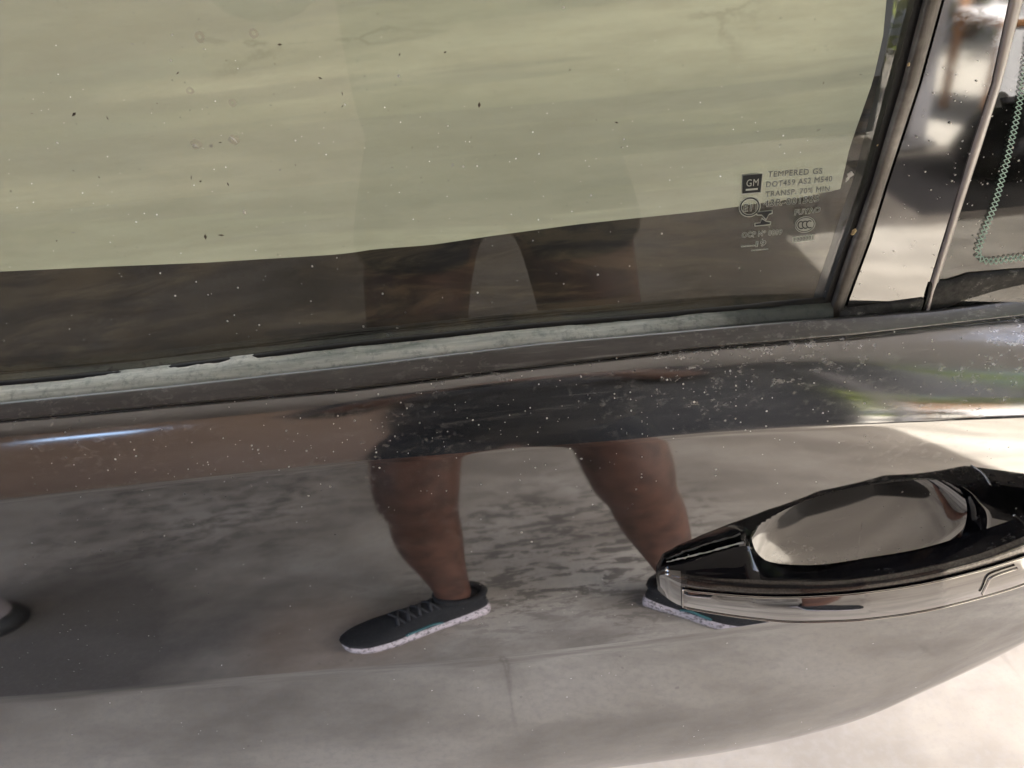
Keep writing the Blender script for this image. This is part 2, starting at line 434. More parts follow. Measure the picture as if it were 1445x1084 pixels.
# ---- handle outlines (photo pixels on the door plane)
CUP_IN = [(1056, 772), (1062, 752), (1085, 731), (1120, 712), (1160, 698), (1200, 688), (1245, 680), (1290, 675), (1325, 676), (1352, 684), (1372, 699), (1382, 722), (1380, 750), (1365, 785), (1320, 815), (1240, 838), (1160, 836), (1100, 818), (1066, 796)]
BEZ_OUT = [(928, 815), (950, 794), (985, 775), (1020, 757), (1053, 738), (1082, 722), (1115, 707), (1155, 691), (1205, 679), (1250, 674), (1295, 671), (1335, 672), (1368, 679), (1392, 691), (1420, 695), (1480, 690), (1560, 690), (1590, 720), (1560, 770), (1440, 815), (1300, 860), (1130, 868), (1000, 850), (950, 840)]
CENT = np.array([1225.0, 752.0])
def loop_by_angle(pts, n=160):
    P = np.array(pts, float); D = catmull(np.vstack([P, P[:1]]), 1200)[:-1]
    sl_ = np.concatenate([[0], np.cumsum(np.linalg.norm(np.diff(np.vstack([D, D[:1]]), axis=0), axis=1))])
    uq = np.linspace(0, sl_[-1], 1600, endpoint=False); DD = np.vstack([D, D[:1]])
    D = np.stack([np.interp(uq, sl_, DD[:, i]) for i in (0, 1)], 1)
    kr = np.hanning(43)[1:-1]; kr /= kr.sum(); ex = np.vstack([D[-20:], D, D[:20]])
    D = np.stack([np.convolve(ex[:, i], kr, 'valid') for i in (0, 1)], 1)
    a = np.unwrap(np.arctan2(D[:, 1] - CENT[1], D[:, 0] - CENT[0]))
    if a[-1] < a[0]: D = D[::-1]; a = a[::-1]
    th = a[0] + np.linspace(0, 2 * math.pi, 2400)
    order = np.argsort(a % (2 * math.pi)); aa = (a % (2 * math.pi))[order]
    q = ANG if ANG is not None else np.linspace(0, 2 * math.pi, n, endpoint=False)
    return np.stack([np.interp(q, aa, D[order, i], period=2 * math.pi) for i in (0, 1)], 1)
ANG = None
_o = loop_by_angle(BEZ_OUT, 3000); _o = np.vstack([_o, _o[:1]])
_s = np.concatenate([[0], np.cumsum(np.linalg.norm(np.diff(_o, axis=0), axis=1))])
_q = np.interp(np.linspace(0, _s[-1], 240, endpoint=False), _s, np.linspace(0, 2 * math.pi, 3001))
_u = np.linspace(0, 2 * math.pi, 160, endpoint=False)
ANG = np.sort(np.concatenate([_q, _u + 1e-4]))
L_IN, L_OUT = loop_by_angle(CUP_IN), loop_by_angle(BEZ_OUT)
W_OUT = at(L_OUT[:, 0], L_OUT[:, 1], np.full(len(L_OUT), -0.0005))
W_IN = at(L_IN[:, 0], L_IN[:, 1], np.full(len(L_IN), -0.004))
# cut the skin under the bezel
mid2 = 0.75 * W_IN[:, [0, 2]] + 0.25 * W_OUT[:, [0, 2]]
def inside(px, pz, poly):
    r = np.zeros(px.shape, bool); n = len(poly); j = n - 1
    for i in range(n):
        xi, zi = poly[i]; xj, zj = poly[j]
        c = ((zi > pz) != (zj > pz)) & (px < (xj - xi) * (pz - zi) / (zj - zi + 1e-15) + xi)
        r ^= c; j = i
    return r
ctr = 0.25 * (G[:-1, :-1] + G[1:, :-1] + G[:-1, 1:] + G[1:, 1:])
hole = inside(ctr[..., 0], ctr[..., 2], mid2)
faces = []
for r in range(nr - 1):
    for c in range(nc - 1):
        if not hole[r, c]:
            faces.append((r * nc + c, (r + 1) * nc + c, (r + 1) * nc + c + 1, r * nc + c + 1))
mesh('door_skin', G.reshape(-1, 3), faces, PAINT, door)

# ------------------------------------------------------------------ belt molding and dusty seal
B0 = SH[-1]
ML = march(B0, lambda f: np.radians(np.broadcast_to(lerp_tab(f, [(0, 15), (0.15, 40), (0.6, 44), (0.9, 50), (1, 80)])[None], (len(XS), len(f)))), vT0, 16, 1, 0.1)
up = np.array([0, -0.0012, 0.0012])
M3 = [B0 + np.array([0, 0.004, -0.006])] + [B0 + up * 0.6] + [ML[i] + up for i in range(1, 17)] + [ML[16] + np.array([0, 0.003, -0.001]), ML[16] + np.array([0, 0.004, -0.012])]
M3 = np.stack(M3); mr = len(M3)
mesh('belt_molding', M3.reshape(-1, 3), [tuple(reversed(f)) for f in grid_faces(mr, nc)], MOLD, door)
YG = float(ML[16][:, 1].mean()) + 0.009; ZG = float(ML[16][nc // 2, 2])

vG = smooth_curve([(0, 543), (120, 532), (480, 490), (750, 462), (900, 450), (1000, 440), (1090, 432), (1165, 426)], 21)
def seal_mat():
    M = NT('chalky_dust_on_seal')
    n1 = M.noise(70, 6, 0.72, M.mapping((0.07, 1, 1), rot=(0, R(5.5), 0)))
    n2 = M.noise(220, 4, 0.7)
    n3 = M.noise(90, 4, 0.7, dist=2.5)
    c = M.ramp(n1, [(0.30, (0.25, 0.28, 0.25)), (0.44, (0.54, 0.565, 0.51)), (0.60, (0.80, 0.80, 0.73))])
    c = M.mix(M.ramp(n2, [(0.50, 0.0), (0.66, 0.5)]), c, (0.16, 0.20, 0.175))
    c = M.mix(M.ramp(n3, [(0.64, 0.0), (0.70, 0.8)]), c, (0.8, 0.8, 0.74))
    # the dust thins out towards the rear of the window
    sp = M.n('ShaderNodeSeparateXYZ'); M.link(M.obj, sp.inputs[0])
    rear = M.math('ADD', M.math('MULTIPLY', sp.outputs[0], 14.0), M.math('ADD', -1.15, M.math('MULTIPLY', M.noise(35, 5, 0.7), 1.0)), clamp=True)
    c = M.mix(M.math('MULTIPLY', rear, 0.9), c, (0.035, 0.045, 0.04))
    M.set(Base_Color=c, Roughness=0.8, Normal=M.bump(n2, 0.4, 0.0006))
    return M.m
us = np.linspace(-1000, 1172, 400)
top = at_glass(us, vG(us) + 2.0 * np.convolve(rng.normal(size=406), np.ones(7) / 7, 'valid') * np.clip((us + 100) / 500, 0.2, 1), 0.0014)
t0x = np.interp(top[:, 0], XS, ML[16][:, 1]); t0z = np.interp(top[:, 0], XS, ML[16][:, 2])
bot = np.stack([top[:, 0], t0y := t0x + 0.0035, t0z - 0.001], 1)
SR = [bot * (1 - f) + top * f + np.array([0, -0.0012, 0.0008]) * math.sin(math.pi * f) for f in np.linspace(0, 1, 7)]
SR = [bot + np.array([0, 0.001, -0.012])] + SR + [top + np.array([0, 0.0013, 0.0002])]
mesh('window_seal', np.concatenate(SR), [tuple(reversed(f)) for f in grid_faces(len(SR), len(us))], seal_mat(), door)

# ------------------------------------------------------------------ window, pillar pieces
def vcurve(pts):
    P = sorted(pts, key=lambda p: p[1])
    vs = np.array([p[1] for p in P], float); us = np.array([p[0] for p in P], float)
    def f(v):
        v = np.asarray(v, float); r = np.interp(v, vs, us)
        r = np.where(v < vs[0], us[0] + (v - vs[0]) * (us[1] - us[0]) / (vs[1] - vs[0]), r)
        return np.where(v > vs[-1], us[-1] + (v - vs[-1]) * (us[-1] - us[-2]) / (vs[-1] - vs[-2]), r)
    return f
uRun = vcurve([(1153, 462), (1164, 425), (1194, 339), (1222, 260), (1259, 120), (1291, 0)])
uTrL = vcurve([(1160, 470), (1176, 425), (1205, 339), (1233, 260), (1275, 120), (1306, 0)])
uTrR = vcurve([(1180, 470), (1194, 425), (1226, 339), (1250, 260), (1296, 120), (1329, 0)])
uSmL = vcurve([(1302, 460), (1306, 440), (1314, 400), (1345, 300), (1373, 205), (1401, 120), (1426, 0)])
uSmR = vcurve([(1307, 460), (1311, 440), (1324, 400), (1355, 300), (1386, 205), (1413, 120), (1444, 0)])
VV = np.concatenate([np.linspace(-190, 0, 10)[:-1], np.linspace(0, 500, 60)])

def pane(name, left, right, mat, parent, off, VV=VV, thick=0.004, nu=2):
    """a sheet in the window plane between two upright photo curves"""
    front = []
    for v in VV:
        uL, uR = left(v), right(v)
        front.append([at_glass(uL + (uR - uL) * i / (nu - 1), v, off) for i in range(nu)])
    front = np.array(front); n = np.array([0, math.cos(TG), -math.sin(TG)]) * thick
    V = np.concatenate([front.reshape(-1, 3), (front + n).reshape(-1, 3)]); h = len(VV) * nu
    F = grid_faces(len(VV), nu); F = [tuple(reversed(f)) for f in F] + [tuple(i + h for i in f) for f in F]
    for i in range(len(VV) - 1):
        a, b = i * nu, (i + 1) * nu
        F.append((a, b, b + h, a + h)); a += nu - 1; b += nu - 1
        F.append((b, a, a + h, b + h))
    for i in range(nu - 1):
        F.append((i, i + h, i + 1 + h, i + 1)); a = (len(VV) - 1) * nu + i
        F.append((a, a + 1, a + 1 + h, a + h))
    return mesh(name, V, F, mat, parent, smooth=False)

front_glass = pane('front_window', lambda v: -980 + 0 * v, lambda v: uRun(v) + 6, GLASS, door, 0.0, np.concatenate([VV, [540, 575]]))
pane('run_channel', uRun, lambda v: uTrL(v) + 3, RUBBER, door, 0.0022, thick=0.012)

def strip(name, left, right, mat, off, crown, nu=9, vb=500):
    rows = []
    for v in VV:
        uL, uR = left(v), right(v)
        rows.append([at_glass(uL + (uR - uL) * i / (nu - 1), v, off + crown * (1 - abs(2 * i / (nu - 1) - 1) ** 3)) for i in range(nu)])
    G2 = np.array(rows)
    back = np.array([0, math.cos(TG), -math.sin(TG)]) * 0.012
    G2 = np.concatenate([G2[:, :1] + back, G2, G2[:, -1:] + back], 1)
    return mesh(name, G2.reshape(-1, 3), [tuple(reversed(f)) for f in grid_faces(len(VV), nu + 2)], mat, door)

def trim_mat():
    M = NT('weathered_dark_metal')
    n = M.noise(18, 6, 0.7); n2 = M.noise(260, 4, 0.7, M.mapping((1, 1, 0.15), rot=(0, R(18), 0)))
    c = M.ramp(n, [(0.35, (0.06, 0.05, 0.042)), (0.55, (0.13, 0.118, 0.105)), (0.72, (0.30, 0.28, 0.255))])
    c = M.mix(M.ramp(n2, [(0.5, 0.0), (0.7, 0.5)]), c, (0.26, 0.24, 0.22))
    M.set(Base_Color=c, Metallic=0.35, Roughness=M.ramp(n2, [(0.3, 0.42), (0.7, 0.65)]))
    return M.m
strip('pillar_trim', uTrL, uTrR, trim_mat(), 0.004, 0.0014)
pane('trim_gap', lambda v: uTrR(v) - 0.5, lambda v: uTrR(v) + 5, RUBBER, door, 0.0015, thick=0.01)
pane('pillar_cover', lambda v: uTrR(v) + 4, lambda v: uSmL(v) + 1.5, APPL, door, 0.0030, nu=8)
SEAM = NT('clear_pane_seal'); SEAM.set(Base_Color=(0.42, 0.37, 0.34), Roughness=0.22, IOR=1.8); SEAM = SEAM.m
strip('pane_seal', uSmL, uSmR, SEAM, 0.0034, 0.0012)
qg = pane('quarter_window', lambda v: uSmR(v) - 1.5, lambda v: 1900 + 0 * v, QGLASS, door, 0.0020)
# black backing sheet inside the quarter window (privacy tint shows nothing behind it)
BLACK = plain('interior_charcoal', (0.012, 0.012, 0.0125), 0.8, 0.3, 40)

# dirty rubber along the bottom of cover and quarter window
def dirt_mat():
    M = NT('dirty_rubber')
    n = M.noise(70, 6, 0.75); n2 = M.noise(35, 4, 0.7)
    c = M.ramp(n, [(0.40, (0.010, 0.010, 0.010)), (0.58, (0.05, 0.048, 0.044)), (0.70, (0.30, 0.29, 0.26))])
    c = M.mix(M.math('MULTIPLY', specks(M, 130, 0.28, 0.22), 0.8), c, (0.55, 0.53, 0.48))
    M.set(Base_Color=c, Roughness=0.75, Normal=M.bump(n2, 0.6, 0.002))
    return M.m
DIRT = dirt_mat()
def bottom_strip(name, pts, u0, u1, off):
    vt = smooth_curve(pts, 7); us = np.linspace(u0, u1, 70)
    topp = at_glass(us, vt(us), off)
    bx = np.interp(topp[:, 0], XS, ML[16][:, 1]) + 0.0035; bz = np.interp(topp[:, 0], XS, ML[16][:, 2])
    bot = np.stack([topp[:, 0], np.maximum(bx, topp[:, 1] - 0.006), bz - 0.004], 1)
    Gs = [bot + np.array([0, 0, -0.006])] + [bot * (1 - f) + topp * f + np.array([0, -0.0010, 0.0006]) * math.sin(math.pi * f) for f in np.linspace(0, 1, 6)] + [topp + np.array([0, 0.003, 0.0004])]
    return mesh(name, np.concatenate(Gs), [tuple(reversed(f)) for f in grid_faces(len(Gs), len(us))], DIRT, door)
bottom_strip('cover_seal', [(1150, 441), (1200, 436), (1306, 422), (1330, 420)], 1184, 1304, 0.0042)
bottom_strip('quarter_window_seal', [(1300, 402), (1324, 400), (1343, 399), (1356, 395), (1370, 390), (1445, 384), (1500, 380)], 1313, 1640, 0.0042)
# header over both panes
hd = at_glass(np.linspace(-1010, 1950, 30), np.full(30, -190.0), 0.004)
hv, hf = tube(hd, 0.016, 10); mesh('window_header', hv, hf, RUBBER, door)

def card_mat():
    M = NT('card_painted_reflection'); n = M.noise(30, 6, 0.7, M.mapping((0.4, 1, 1)), dist=0.8); b_ = M.noise(6, 3)
    c = M.ramp(n, [(0.42, (0.007, 0.005, 0.0025)), (0.50, (0.020, 0.0145, 0.007)), (0.58, (0.046, 0.034, 0.017))])  # brown streaks paint in the floor reflection seen in the glass
    c = M.mix(M.ramp(b_, [(0.4, 0.6), (0.6, 0.0)]), c, (0.02, 0.017, 0.012))
    M.set(Base_Color=c, Roughness=0.9, Specular_IOR_Level=0.05); return M.m
# inner door panel: card painted with a floor reflection, behind the skin with a ledge at the belt
bm = bmesh.new()
add_box(bm, (-0.06, 0.105, 0.86), (1.02, 0.05, 0.18), None, 0.012)
add_box(bm, (-0.06, YG + 0.165, ZG - 0.036), (1.02, 0.318, 0.05), None, 0.004)
bm_obj('inner_panel', bm, card_mat(), door)

# ------------------------------------------------------------------ sunshade hung inside the window
def shade_mat():
    M = NT('olive_shade_film')
    st = M.noise(9, 4, 0.55, M.mapping((0.10, 1, 1.7), rot=(0, R(6), 0)), dist=0.5)
    bl = M.noise(3.5, 3, 0.6, M.mapping((0.6, 1, 2.2), rot=(0, R(7), 0), loc=(0.4, 0, 0.2)))
    c = M.ramp(st, [(0.36, (0.38, 0.385, 0.285)), (0.48, (0.55, 0.545, 0.40)), (0.62, (0.70, 0.68, 0.505))])
    c = M.mix(M.ramp(bl, [(0.45, 0.6), (0.515, 0.0)]), c, (0.30, 0.315, 0.25))
    s2 = M.noise(6, 5, 0.6, M.mapping((0.13, 1, 2.2), rot=(0, R(8), 0), loc=(0.7, 0, 0.1)), dist=0.5)
    c = M.mix(M.ramp(s2, [(0.505, 0.0), (0.525, 0.55), (0.60, 0.42), (0.66, 0.0)]), c, (0.33, 0.33, 0.26))
    gr = M.noise(130, 4, 0.7, M.mapping((0.2, 1, 1), rot=(0, R(6), 0)))
    c = M.mix(M.ramp(gr, [(0.35, 0.25), (0.6, 0.0)]), c, (0.25, 0.24, 0.17))
    ck = M.voro(9, M.mapping((0.22, 1, 1), rot=(0, R(8), 0)), 'DISTANCE_TO_EDGE')
    wob = M.math('ADD', ck.outputs['Distance'], M.math('MULTIPLY', M.math('SUBTRACT', M.noise(22, 5, 0.7), 0.5), 0.16))
    line = M.math('MULTIPLY', M.ramp(M.math('ABSOLUTE', wob), [(0.0, 1.0), (0.012, 0.0)]), M.ramp(M.noise(5, 3), [(0.5, 0.0), (0.6, 1.0)]))
    c = M.mix(M.math('MULTIPLY', line, 0.6), c, (0.14, 0.125, 0.085))
    df = M.n('ShaderNodeBsdfDiffuse'); tl = M.n('ShaderNodeBsdfTranslucent'); M.link(c, df.inputs[0]); M.link(c, tl.inputs[0])
    mx = M.n('ShaderNodeMixShader'); mx.inputs[0].default_value = 0.5; M.link(df.outputs[0], mx.inputs[1]); M.link(tl.outputs[0], mx.inputs[2])
    M.link(mx.outputs[0], M.out.inputs[0])
    return M.m
vS = smooth_curve([(-500, 402), (0, 384), (150, 377), (300, 371), (480, 360), (510, 357), (540, 352), (620, 346), (720, 331), (830, 316), (1000, 298), (1130, 280), (1190, 266)], 25)
uS = vcurve([(1186, 266), (1199, 208), (1232, 114), (1246, 52), (1251, 0)])
cols = np.linspace(0, 1, 120); rws = np.linspace(0, 1, 26)
SV = []
for f in rws:
    row = []
    for g in cols:
        u = -960 + (uS(266) + 960) * g
        vb = float(vS(u)); v = vb + (-185 - vb) * f
        uu_ = -960 + (float(uS(v)) + 960) * g
        row.append(at_glass(uu_, v, -0.016 + 0.0022 * math.sin(uu_ / 130.0 + v / 200.0) * (1 - f)))
    SV.append(row)
SV = np.array(SV)
sh = mesh('window_shade', SV.reshape(-1, 3), [tuple(reversed(f)) for f in grid_faces(len(rws), len(cols))], shade_mat())
tag(sh, 'pale olive shade sheet hung behind the window glass', 'window shade')

# seat seen dimly behind the glass
box_obj('seat_back', (0.47, 0.52, 0.98), (0.13, 0.42, 0.62), BLACK, door, 0.05, Matrix.Rotation(R(12), 3, 'Y'))
box_obj('headrest', (0.60, 0.52, 1.42), (0.10, 0.26, 0.18), BLACK, door, 0.04, Matrix.Rotation(R(12), 3, 'Y'))

# ------------------------------------------------------------------ markings on the glass
def text_bm(s, size, off):
    cu = bpy.data.curves.new('t', 'FONT'); cu.body = s; cu.size = size; cu.offset = off; cu.resolution_u = 3
    cu.space_character = 1.12
    o = bpy.data.objects.new('t', cu); COL.objects.link(o)
    dg = bpy.context.evaluated_depsgraph_get(); me = bpy.data.meshes.new_from_object(o.evaluated_get(dg))
    bpy.data.objects.remove(o); bpy.data.curves.remove(cu)
    V = np.array([v.co[:2] for v in me.vertices]) if len(me.vertices) else np.zeros((0, 2)); F = [tuple(p.vertices) for p in me.polygons]
    bpy.data.meshes.remove(me); return V, F
lt = smooth_curve([(-420, 543), (0, 540), (200, 522), (480, 486), (750, 458), (900, 446), (1000, 436), (1060, 431), (1090, 427), (1172, 420)], 9)
lipu = np.linspace(-1000, 1168, 200)
lo_ = at_glass(lipu, vG(lipu) + 3, 0.0016); hi_ = at_glass(lipu, lt(lipu), 0.0010)
LP = [lo_, lo_ * 0.5 + hi_ * 0.5 + np.array([0, -0.0012, 0.0003]), hi_, hi_ + np.array([0, 0.0012, 0])]
mesh('seal_lip', np.concatenate(LP), [tuple(reversed(f)) for f in grid_faces(4, 200)], RUBBER, door)
class Ink:
    def __init__(s): s.V = []; s.F = []
    def add(s, V, F, off):
        b = len(s.V); s.V += list(V); s.F += [tuple(i + b for i in f) for f in F]; s.off = off
def place(V, p0, p1, hpx, w_nat):
    """glyph plane -> photo pixels along p0-p1 -> window plane; returns pixel coords"""
    p0 = np.array(p0, float); p1 = np.array(p1, float); ax = (p1 - p0) / max(w_nat, 1e-6)
    upv = np.array([0.09, -1.0]) * hpx
    return p0 + V[:, :1] * ax + V[:, 1:2] * upv
dark, halo = Ink(), Ink()
def lettering(s, p0, p1, cap, edge=0.55):
    V, F = text_bm(s, 1.0, 0.0); x0, x1 = V[:, 0].min(), V[:, 0].max()
    px_em = cap / 0.7
    for ink, off, z in ((halo, edge / px_em, 0.0008), (dark, -0.004, 0.0014)):
        V, F = text_bm(s, 1.0, off)
        V = V - np.array([x0, 0])
        P = place(V, p0, p1, px_em, x1 - x0)
        ink.add(at_glass(P[:, 0], P[:, 1], z), F, z)
def ring(c, rx, ry, wd, ink, z, n=40, fill=False):
    a = np.linspace(0, 2 * math.pi, n, endpoint=False)
    o = np.stack([c[0] + rx * np.cos(a) , c[1] + ry * np.sin(a) - 0.09 * rx * np.cos(a)], 1)
    if fill:
        ink.add(at_glass(o[:, 0], o[:, 1], z), [tuple(range(n))[::-1]], z); return
    q = np.array(c) + (o - np.array(c)) * np.array([(rx - wd) / rx, (ry - wd) / ry])
    P = np.concatenate([o, q]); F = [(k, k + n, (k + 1) % n + n, (k + 1) % n) for k in range(n)]
    ink.add(at_glass(P[:, 0], P[:, 1], z), F, z)
def poly(pts, ink, z):
    P = np.array(pts, float); ink.add(at_glass(P[:, 0], P[:, 1], z), [tuple(range(len(P)))[::-1]], z)
lettering('TEMPERED GS', (1083.5, 250), (1160, 245), 8)
lettering('DOT459 AS2 M540', (1081, 264.5), (1174, 256), 8)
lettering('TRANSP. 70% MIN.', (1080, 278), (1173.5, 269.5), 7.5)
lettering('43R-001565', (1078, 292), (1155, 284.5), 9.5)
lettering('FUYAO', (1121.5, 303.5), (1157, 299), 7)
lettering('OCP Nº 0009', (1047, 335.5), (1103, 330.5), 7)
lettering('E000001', (1120, 341), (1147, 337.5), 5, 1.6)
lettering('19', (1067, 348), (1080, 346.5), 7)
lettering('....', (1047, 348.5), (1064, 347), 5)
lettering('......', (1061, 354), (1083, 352), 5)
poly([(1047, 246.2), (1077, 243.8), (1074.5, 272.5), (1046, 275)], halo, 0.0008)
poly([(1048.4, 247.8), (1075.6, 245.4), (1073.2, 271.2), (1047.4, 273.4)], dark, 0.0014)
top_ink = Ink()
def lettering_top(s, p0, p1, cap):
    V, F = text_bm(s, 1.0, 0.0); x0, x1 = V[:, 0].min(), V[:, 0].max()
    P = place(V - np.array([x0, 0]), p0, p1, cap / 0.7, x1 - x0); top_ink.add(at_glass(P[:, 0], P[:, 1], 0.0018), F, 0)
lettering_top('GM', (1053, 263.5), (1070, 262), 10)
poly([(1052.5, 266.8), (1069.5, 265.4), (1069.2, 268), (1052.2, 269.4)], top_ink, 0.0018)
ring((1058, 292), 15.5, 14.5, 1.4, halo, 0.0008); ring((1058, 292), 14.2, 13.2, 1.8, dark, 0.0014); ring((1058, 292), 12.2, 11.4, 1.1, halo, 0.0008)
lettering('E11', (1049.5, 298.5), (1067.5, 297), 10.5)
for z, ink, g in ((0.0008, halo, 1.3), (0.0014, dark, 0.0)):
    poly([(1068 - g, 300 - g), (1089 + g, 297.5 - g), (1089 + g, 300.5 + g), (1085, 302 + g), (1081, 309 + 2 * g), (1075, 303 + g), (1069 - g, 303 + g)], ink, z)
    poly([(1066 - g, 318.5 + g), (1086 + g, 316.5 + g), (1087 + g, 314 - g), (1081, 313 - g), (1075, 309.5 - 2 * g), (1073, 315 - g), (1066 - g, 316 - g)], ink, z)
ring((1136, 317), 14.5, 11.5, 0, halo, 0.0008, fill=True); ring((1136, 317), 13.4, 10.4, 1.0, dark, 0.0014)
for x in (1130.5, 1136.5, 1142.5):
    a = np.linspace(R(55), R(305), 16)
    o = np.stack([x + 5.2 * np.cos(a), 317.3 - (x - 1136) * 0.09 + 5.8 * np.sin(a)], 1); q = np.stack([x + 3.6 * np.cos(a), 317.3 - (x - 1136) * 0.09 + 4.2 * np.sin(a)], 1)
    P = np.concatenate([o, q]); dark.add(at_glass(P[:, 0], P[:, 1], 0.0014), [(k_, k_ + 16, k_ + 17, k_ + 1) for k_ in range(15)], 0)
HALO = plain('etched_white', (0.58, 0.60, 0.54), 0.8, 0.08); DARKINK = plain('printed_dark', (0.025, 0.028, 0.03), 0.7, 0.1)
mesh('etched_lettering', halo.V, halo.F, HALO, front_glass, False)
mesh('printed_lettering', dark.V, dark.F, DARKINK, front_glass, False)
mesh('emblem_lettering', top_ink.V, top_ink.F, HALO, front_glass, False)

# pale green lattice printed round the edge of the quarter window
path = catmull([(1462, -60), (1452, 60), (1440, 140), (1424, 215), (1405, 285), (1390, 325), (1381, 352), (1381, 362), (1389, 368), (1402, 369), (1430, 365), (1480, 360), (1560, 352)], 800)
sl = np.concatenate([[0], np.cumsum(np.linalg.norm(np.diff(path, axis=0), axis=1))])
def pp(s):
    p = np.array([np.interp(s, sl, path[:, i]) for i in (0, 1)]); q = np.array([np.interp(s + 1, sl, path[:, i]) for i in (0, 1)])
    t = (q - p) / np.linalg.norm(q - p); return p, np.array([-t[1], t[0]])
fr = Ink(); step = 7.0; half = 4.6; wd = 0.75
s = 4.0
while s < sl[-1] - 12:
    for a, b in ((-1, 1), (1, -1)):
        p0, n0 = pp(s); p1, n1 = pp(s + step)
        A, B = p0 + n0 * a * half, p1 + n1 * b * half
        d = (B - A) / np.linalg.norm(B - A); nn = np.array([-d[1], d[0]]) * wd
        P = np.array([A + nn, B + nn, B - nn, A - nn]); fr.add(at_glass(P[:, 0], P[:, 1], 0.0030), [(0, 1, 2, 3)], 0)
    s += step
mesh('frit_lattice', fr.V, fr.F, plain('frit_green', (0.42, 0.60, 0.52), 0.7, 0.1), qg, False)

# ------------------------------------------------------------------ door handle
hnd_parent = door
# bezel between door skin and cup
NB = len(W_OUT)
rings = [W_OUT + np.array([0, 0.004, 0])]
for f, lift in ((0.0, 0.0005), (0.05, 0.0022), (0.15, 0.0032), (0.4, 0.0040), (0.7, 0.0046), (0.92, 0.0046), (1.0, 0.0036)):
    base = W_OUT * (1 - f) + W_IN * f; base = base.copy(); base[:, 1] = -lift * np.clip((L_OUT[:, 0] - 930) / 150, 0.12, 1)
    rings.append(base)
dc = at(1238.0, 813.0, 0.0)
for f in (1.0, 0.985, 0.95): # step down to the cup
    b = W_IN.copy(); b[:, [0, 2]] = dc[[0, 2]] + (W_IN[:, [0, 2]] - dc[[0, 2]]) * f; b[:, 1] = {1.0: -0.0036, 0.985: -0.0005, 0.95: 0.004}[f]
    rings.append(b)
BV = np.concatenate(rings)
handle = mesh('door_handle', BV, grid_faces(len(rings), NB, True), HANDLE_PAINT, door)
# the cup
cr = []
W2 = rings[-1]; dc = W_IN.mean(0); zt, zb_ = W_IN[:, 2].max(), W_IN[:, 2].min(); hx = 0.5 * (W_IN[:, 0].max() - W_IN[:, 0].min())
for i, r in enumerate(np.concatenate([np.linspace(1, 0.80, 16), np.linspace(0.77, 0.02, 24)])):
    b = W2.copy(); b[:, [0, 2]] = dc[[0, 2]] + (W2[:, [0, 2]] - dc[[0, 2]]) * r
    q = (zt - b[:, 2]) / (zt - zb_)                     # 0 at the top lip, 1 at the bottom
    D = 0.018 - (zt - zb_) * (math.tan(R(3)) * q + 0.5 * (math.tan(R(15)) - math.tan(R(3))) * q * q) - 0.004 * ((b[:, 0] - dc[0]) / hx) ** 2 - 0.008 * np.maximum((b[:, 0] - dc[0]) / hx, 0) ** 3
    b[:, 1] = 0.004 + (1 - r ** 9) * np.maximum(D - 0.004, 0.001)
    cr.append(b)
CUP = paint_mat('cup_paint', (0.006, 0.006, 0.007), 2.2, 0.025, dust=0.7)
mesh('handle_cup', np.concatenate(cr), grid_faces(len(cr), NB, True) + [tuple((len(cr) - 1) * NB + k for k in range(NB))], CUP, handle)

NS = 110
ca = catmull([(926, 806), (938, 798), (955, 794), (1005, 781), (1052, 770), (1064, 779), (1080, 791), (1110, 797), (1160, 797), (1220, 788), (1300, 774), (1380, 750), (1445, 728), (1500, 712), (1560, 700)], 400)
cb = catmull([(927, 808), (940, 806), (965, 810), (1005, 815), (1060, 818), (1110, 819), (1160, 819), (1220, 814), (1300, 801), (1380, 781), (1445, 757), (1500, 738), (1560, 716)], 400)
cc = catmull([(927, 812), (944, 818), (966, 829), (1005, 834), (1060, 838), (1110, 839), (1160, 837), (1220, 832), (1300, 820), (1380, 801), (1445, 781), (1500, 762), (1560, 735)], 400)
ce = catmull([(923, 826), (934, 838), (958, 854), (1005, 864), (1060, 872), (1110, 877), (1160, 877), (1220, 874), (1300, 863), (1380, 844), (1445, 824), (1500, 800), (1560, 765)], 400)
tgt = np.concatenate([np.linspace(928, 970, 14)[:-1], np.linspace(970, 1560, NS - 13)])
def at_u(c): # sample a curve by station, u rising
    o = np.argsort(c[:, 0]); return np.stack([tgt, np.interp(tgt, c[o, 0], c[o, 1])], 1)
A_, B_, C_, E_ = at_u(ca), at_u(cb), at_u(cc), at_u(ce)
dep = np.interp(tgt, [920, 928, 942, 968, 1010, 1060, 1130, 1220, 1330, 1445, 1520, 1560], [0.005, 0.007, 0.012, 0.017, 0.0225, 0.028, 0.034, 0.040, 0.042, 0.037, 0.026, 0.014])
ya = -np.maximum(dep - np.interp(tgt, [933, 970, 1040, 1100], [0.003, 0.009, 0.017, 0.019]), np.interp(tgt, [928, 1060], [0.0025, 0.0068])); yb = -dep + np.interp(tgt, [928, 1060], [0.001, 0.003]); yc = -dep - 0.0008; ye = -dep + 0.0015
PA, PB, PCc, PE = (at(q[:, 0], q[:, 1], y) for q, y in ((A_, ya), (B_, yb), (C_, yc), (E_, ye)))
low = PE + np.array([0, 0.004, -0.002]); back = PE.copy(); back[:, 1] = ya; back[:, 2] = PE[:, 2] + 0.003
inner = PA + np.array([0, 0.002, -0.004])
ring_rows = [inner, PA, PA * 0.96 + PB * 0.04 + np.array([0, 0, 0.0008])]
for f in (0.3, 0.6, 0.85): ring_rows.append(PA * (1 - f) + PB * f + np.array([0, 0, 0.0012 * math.sin(math.pi * f)]))
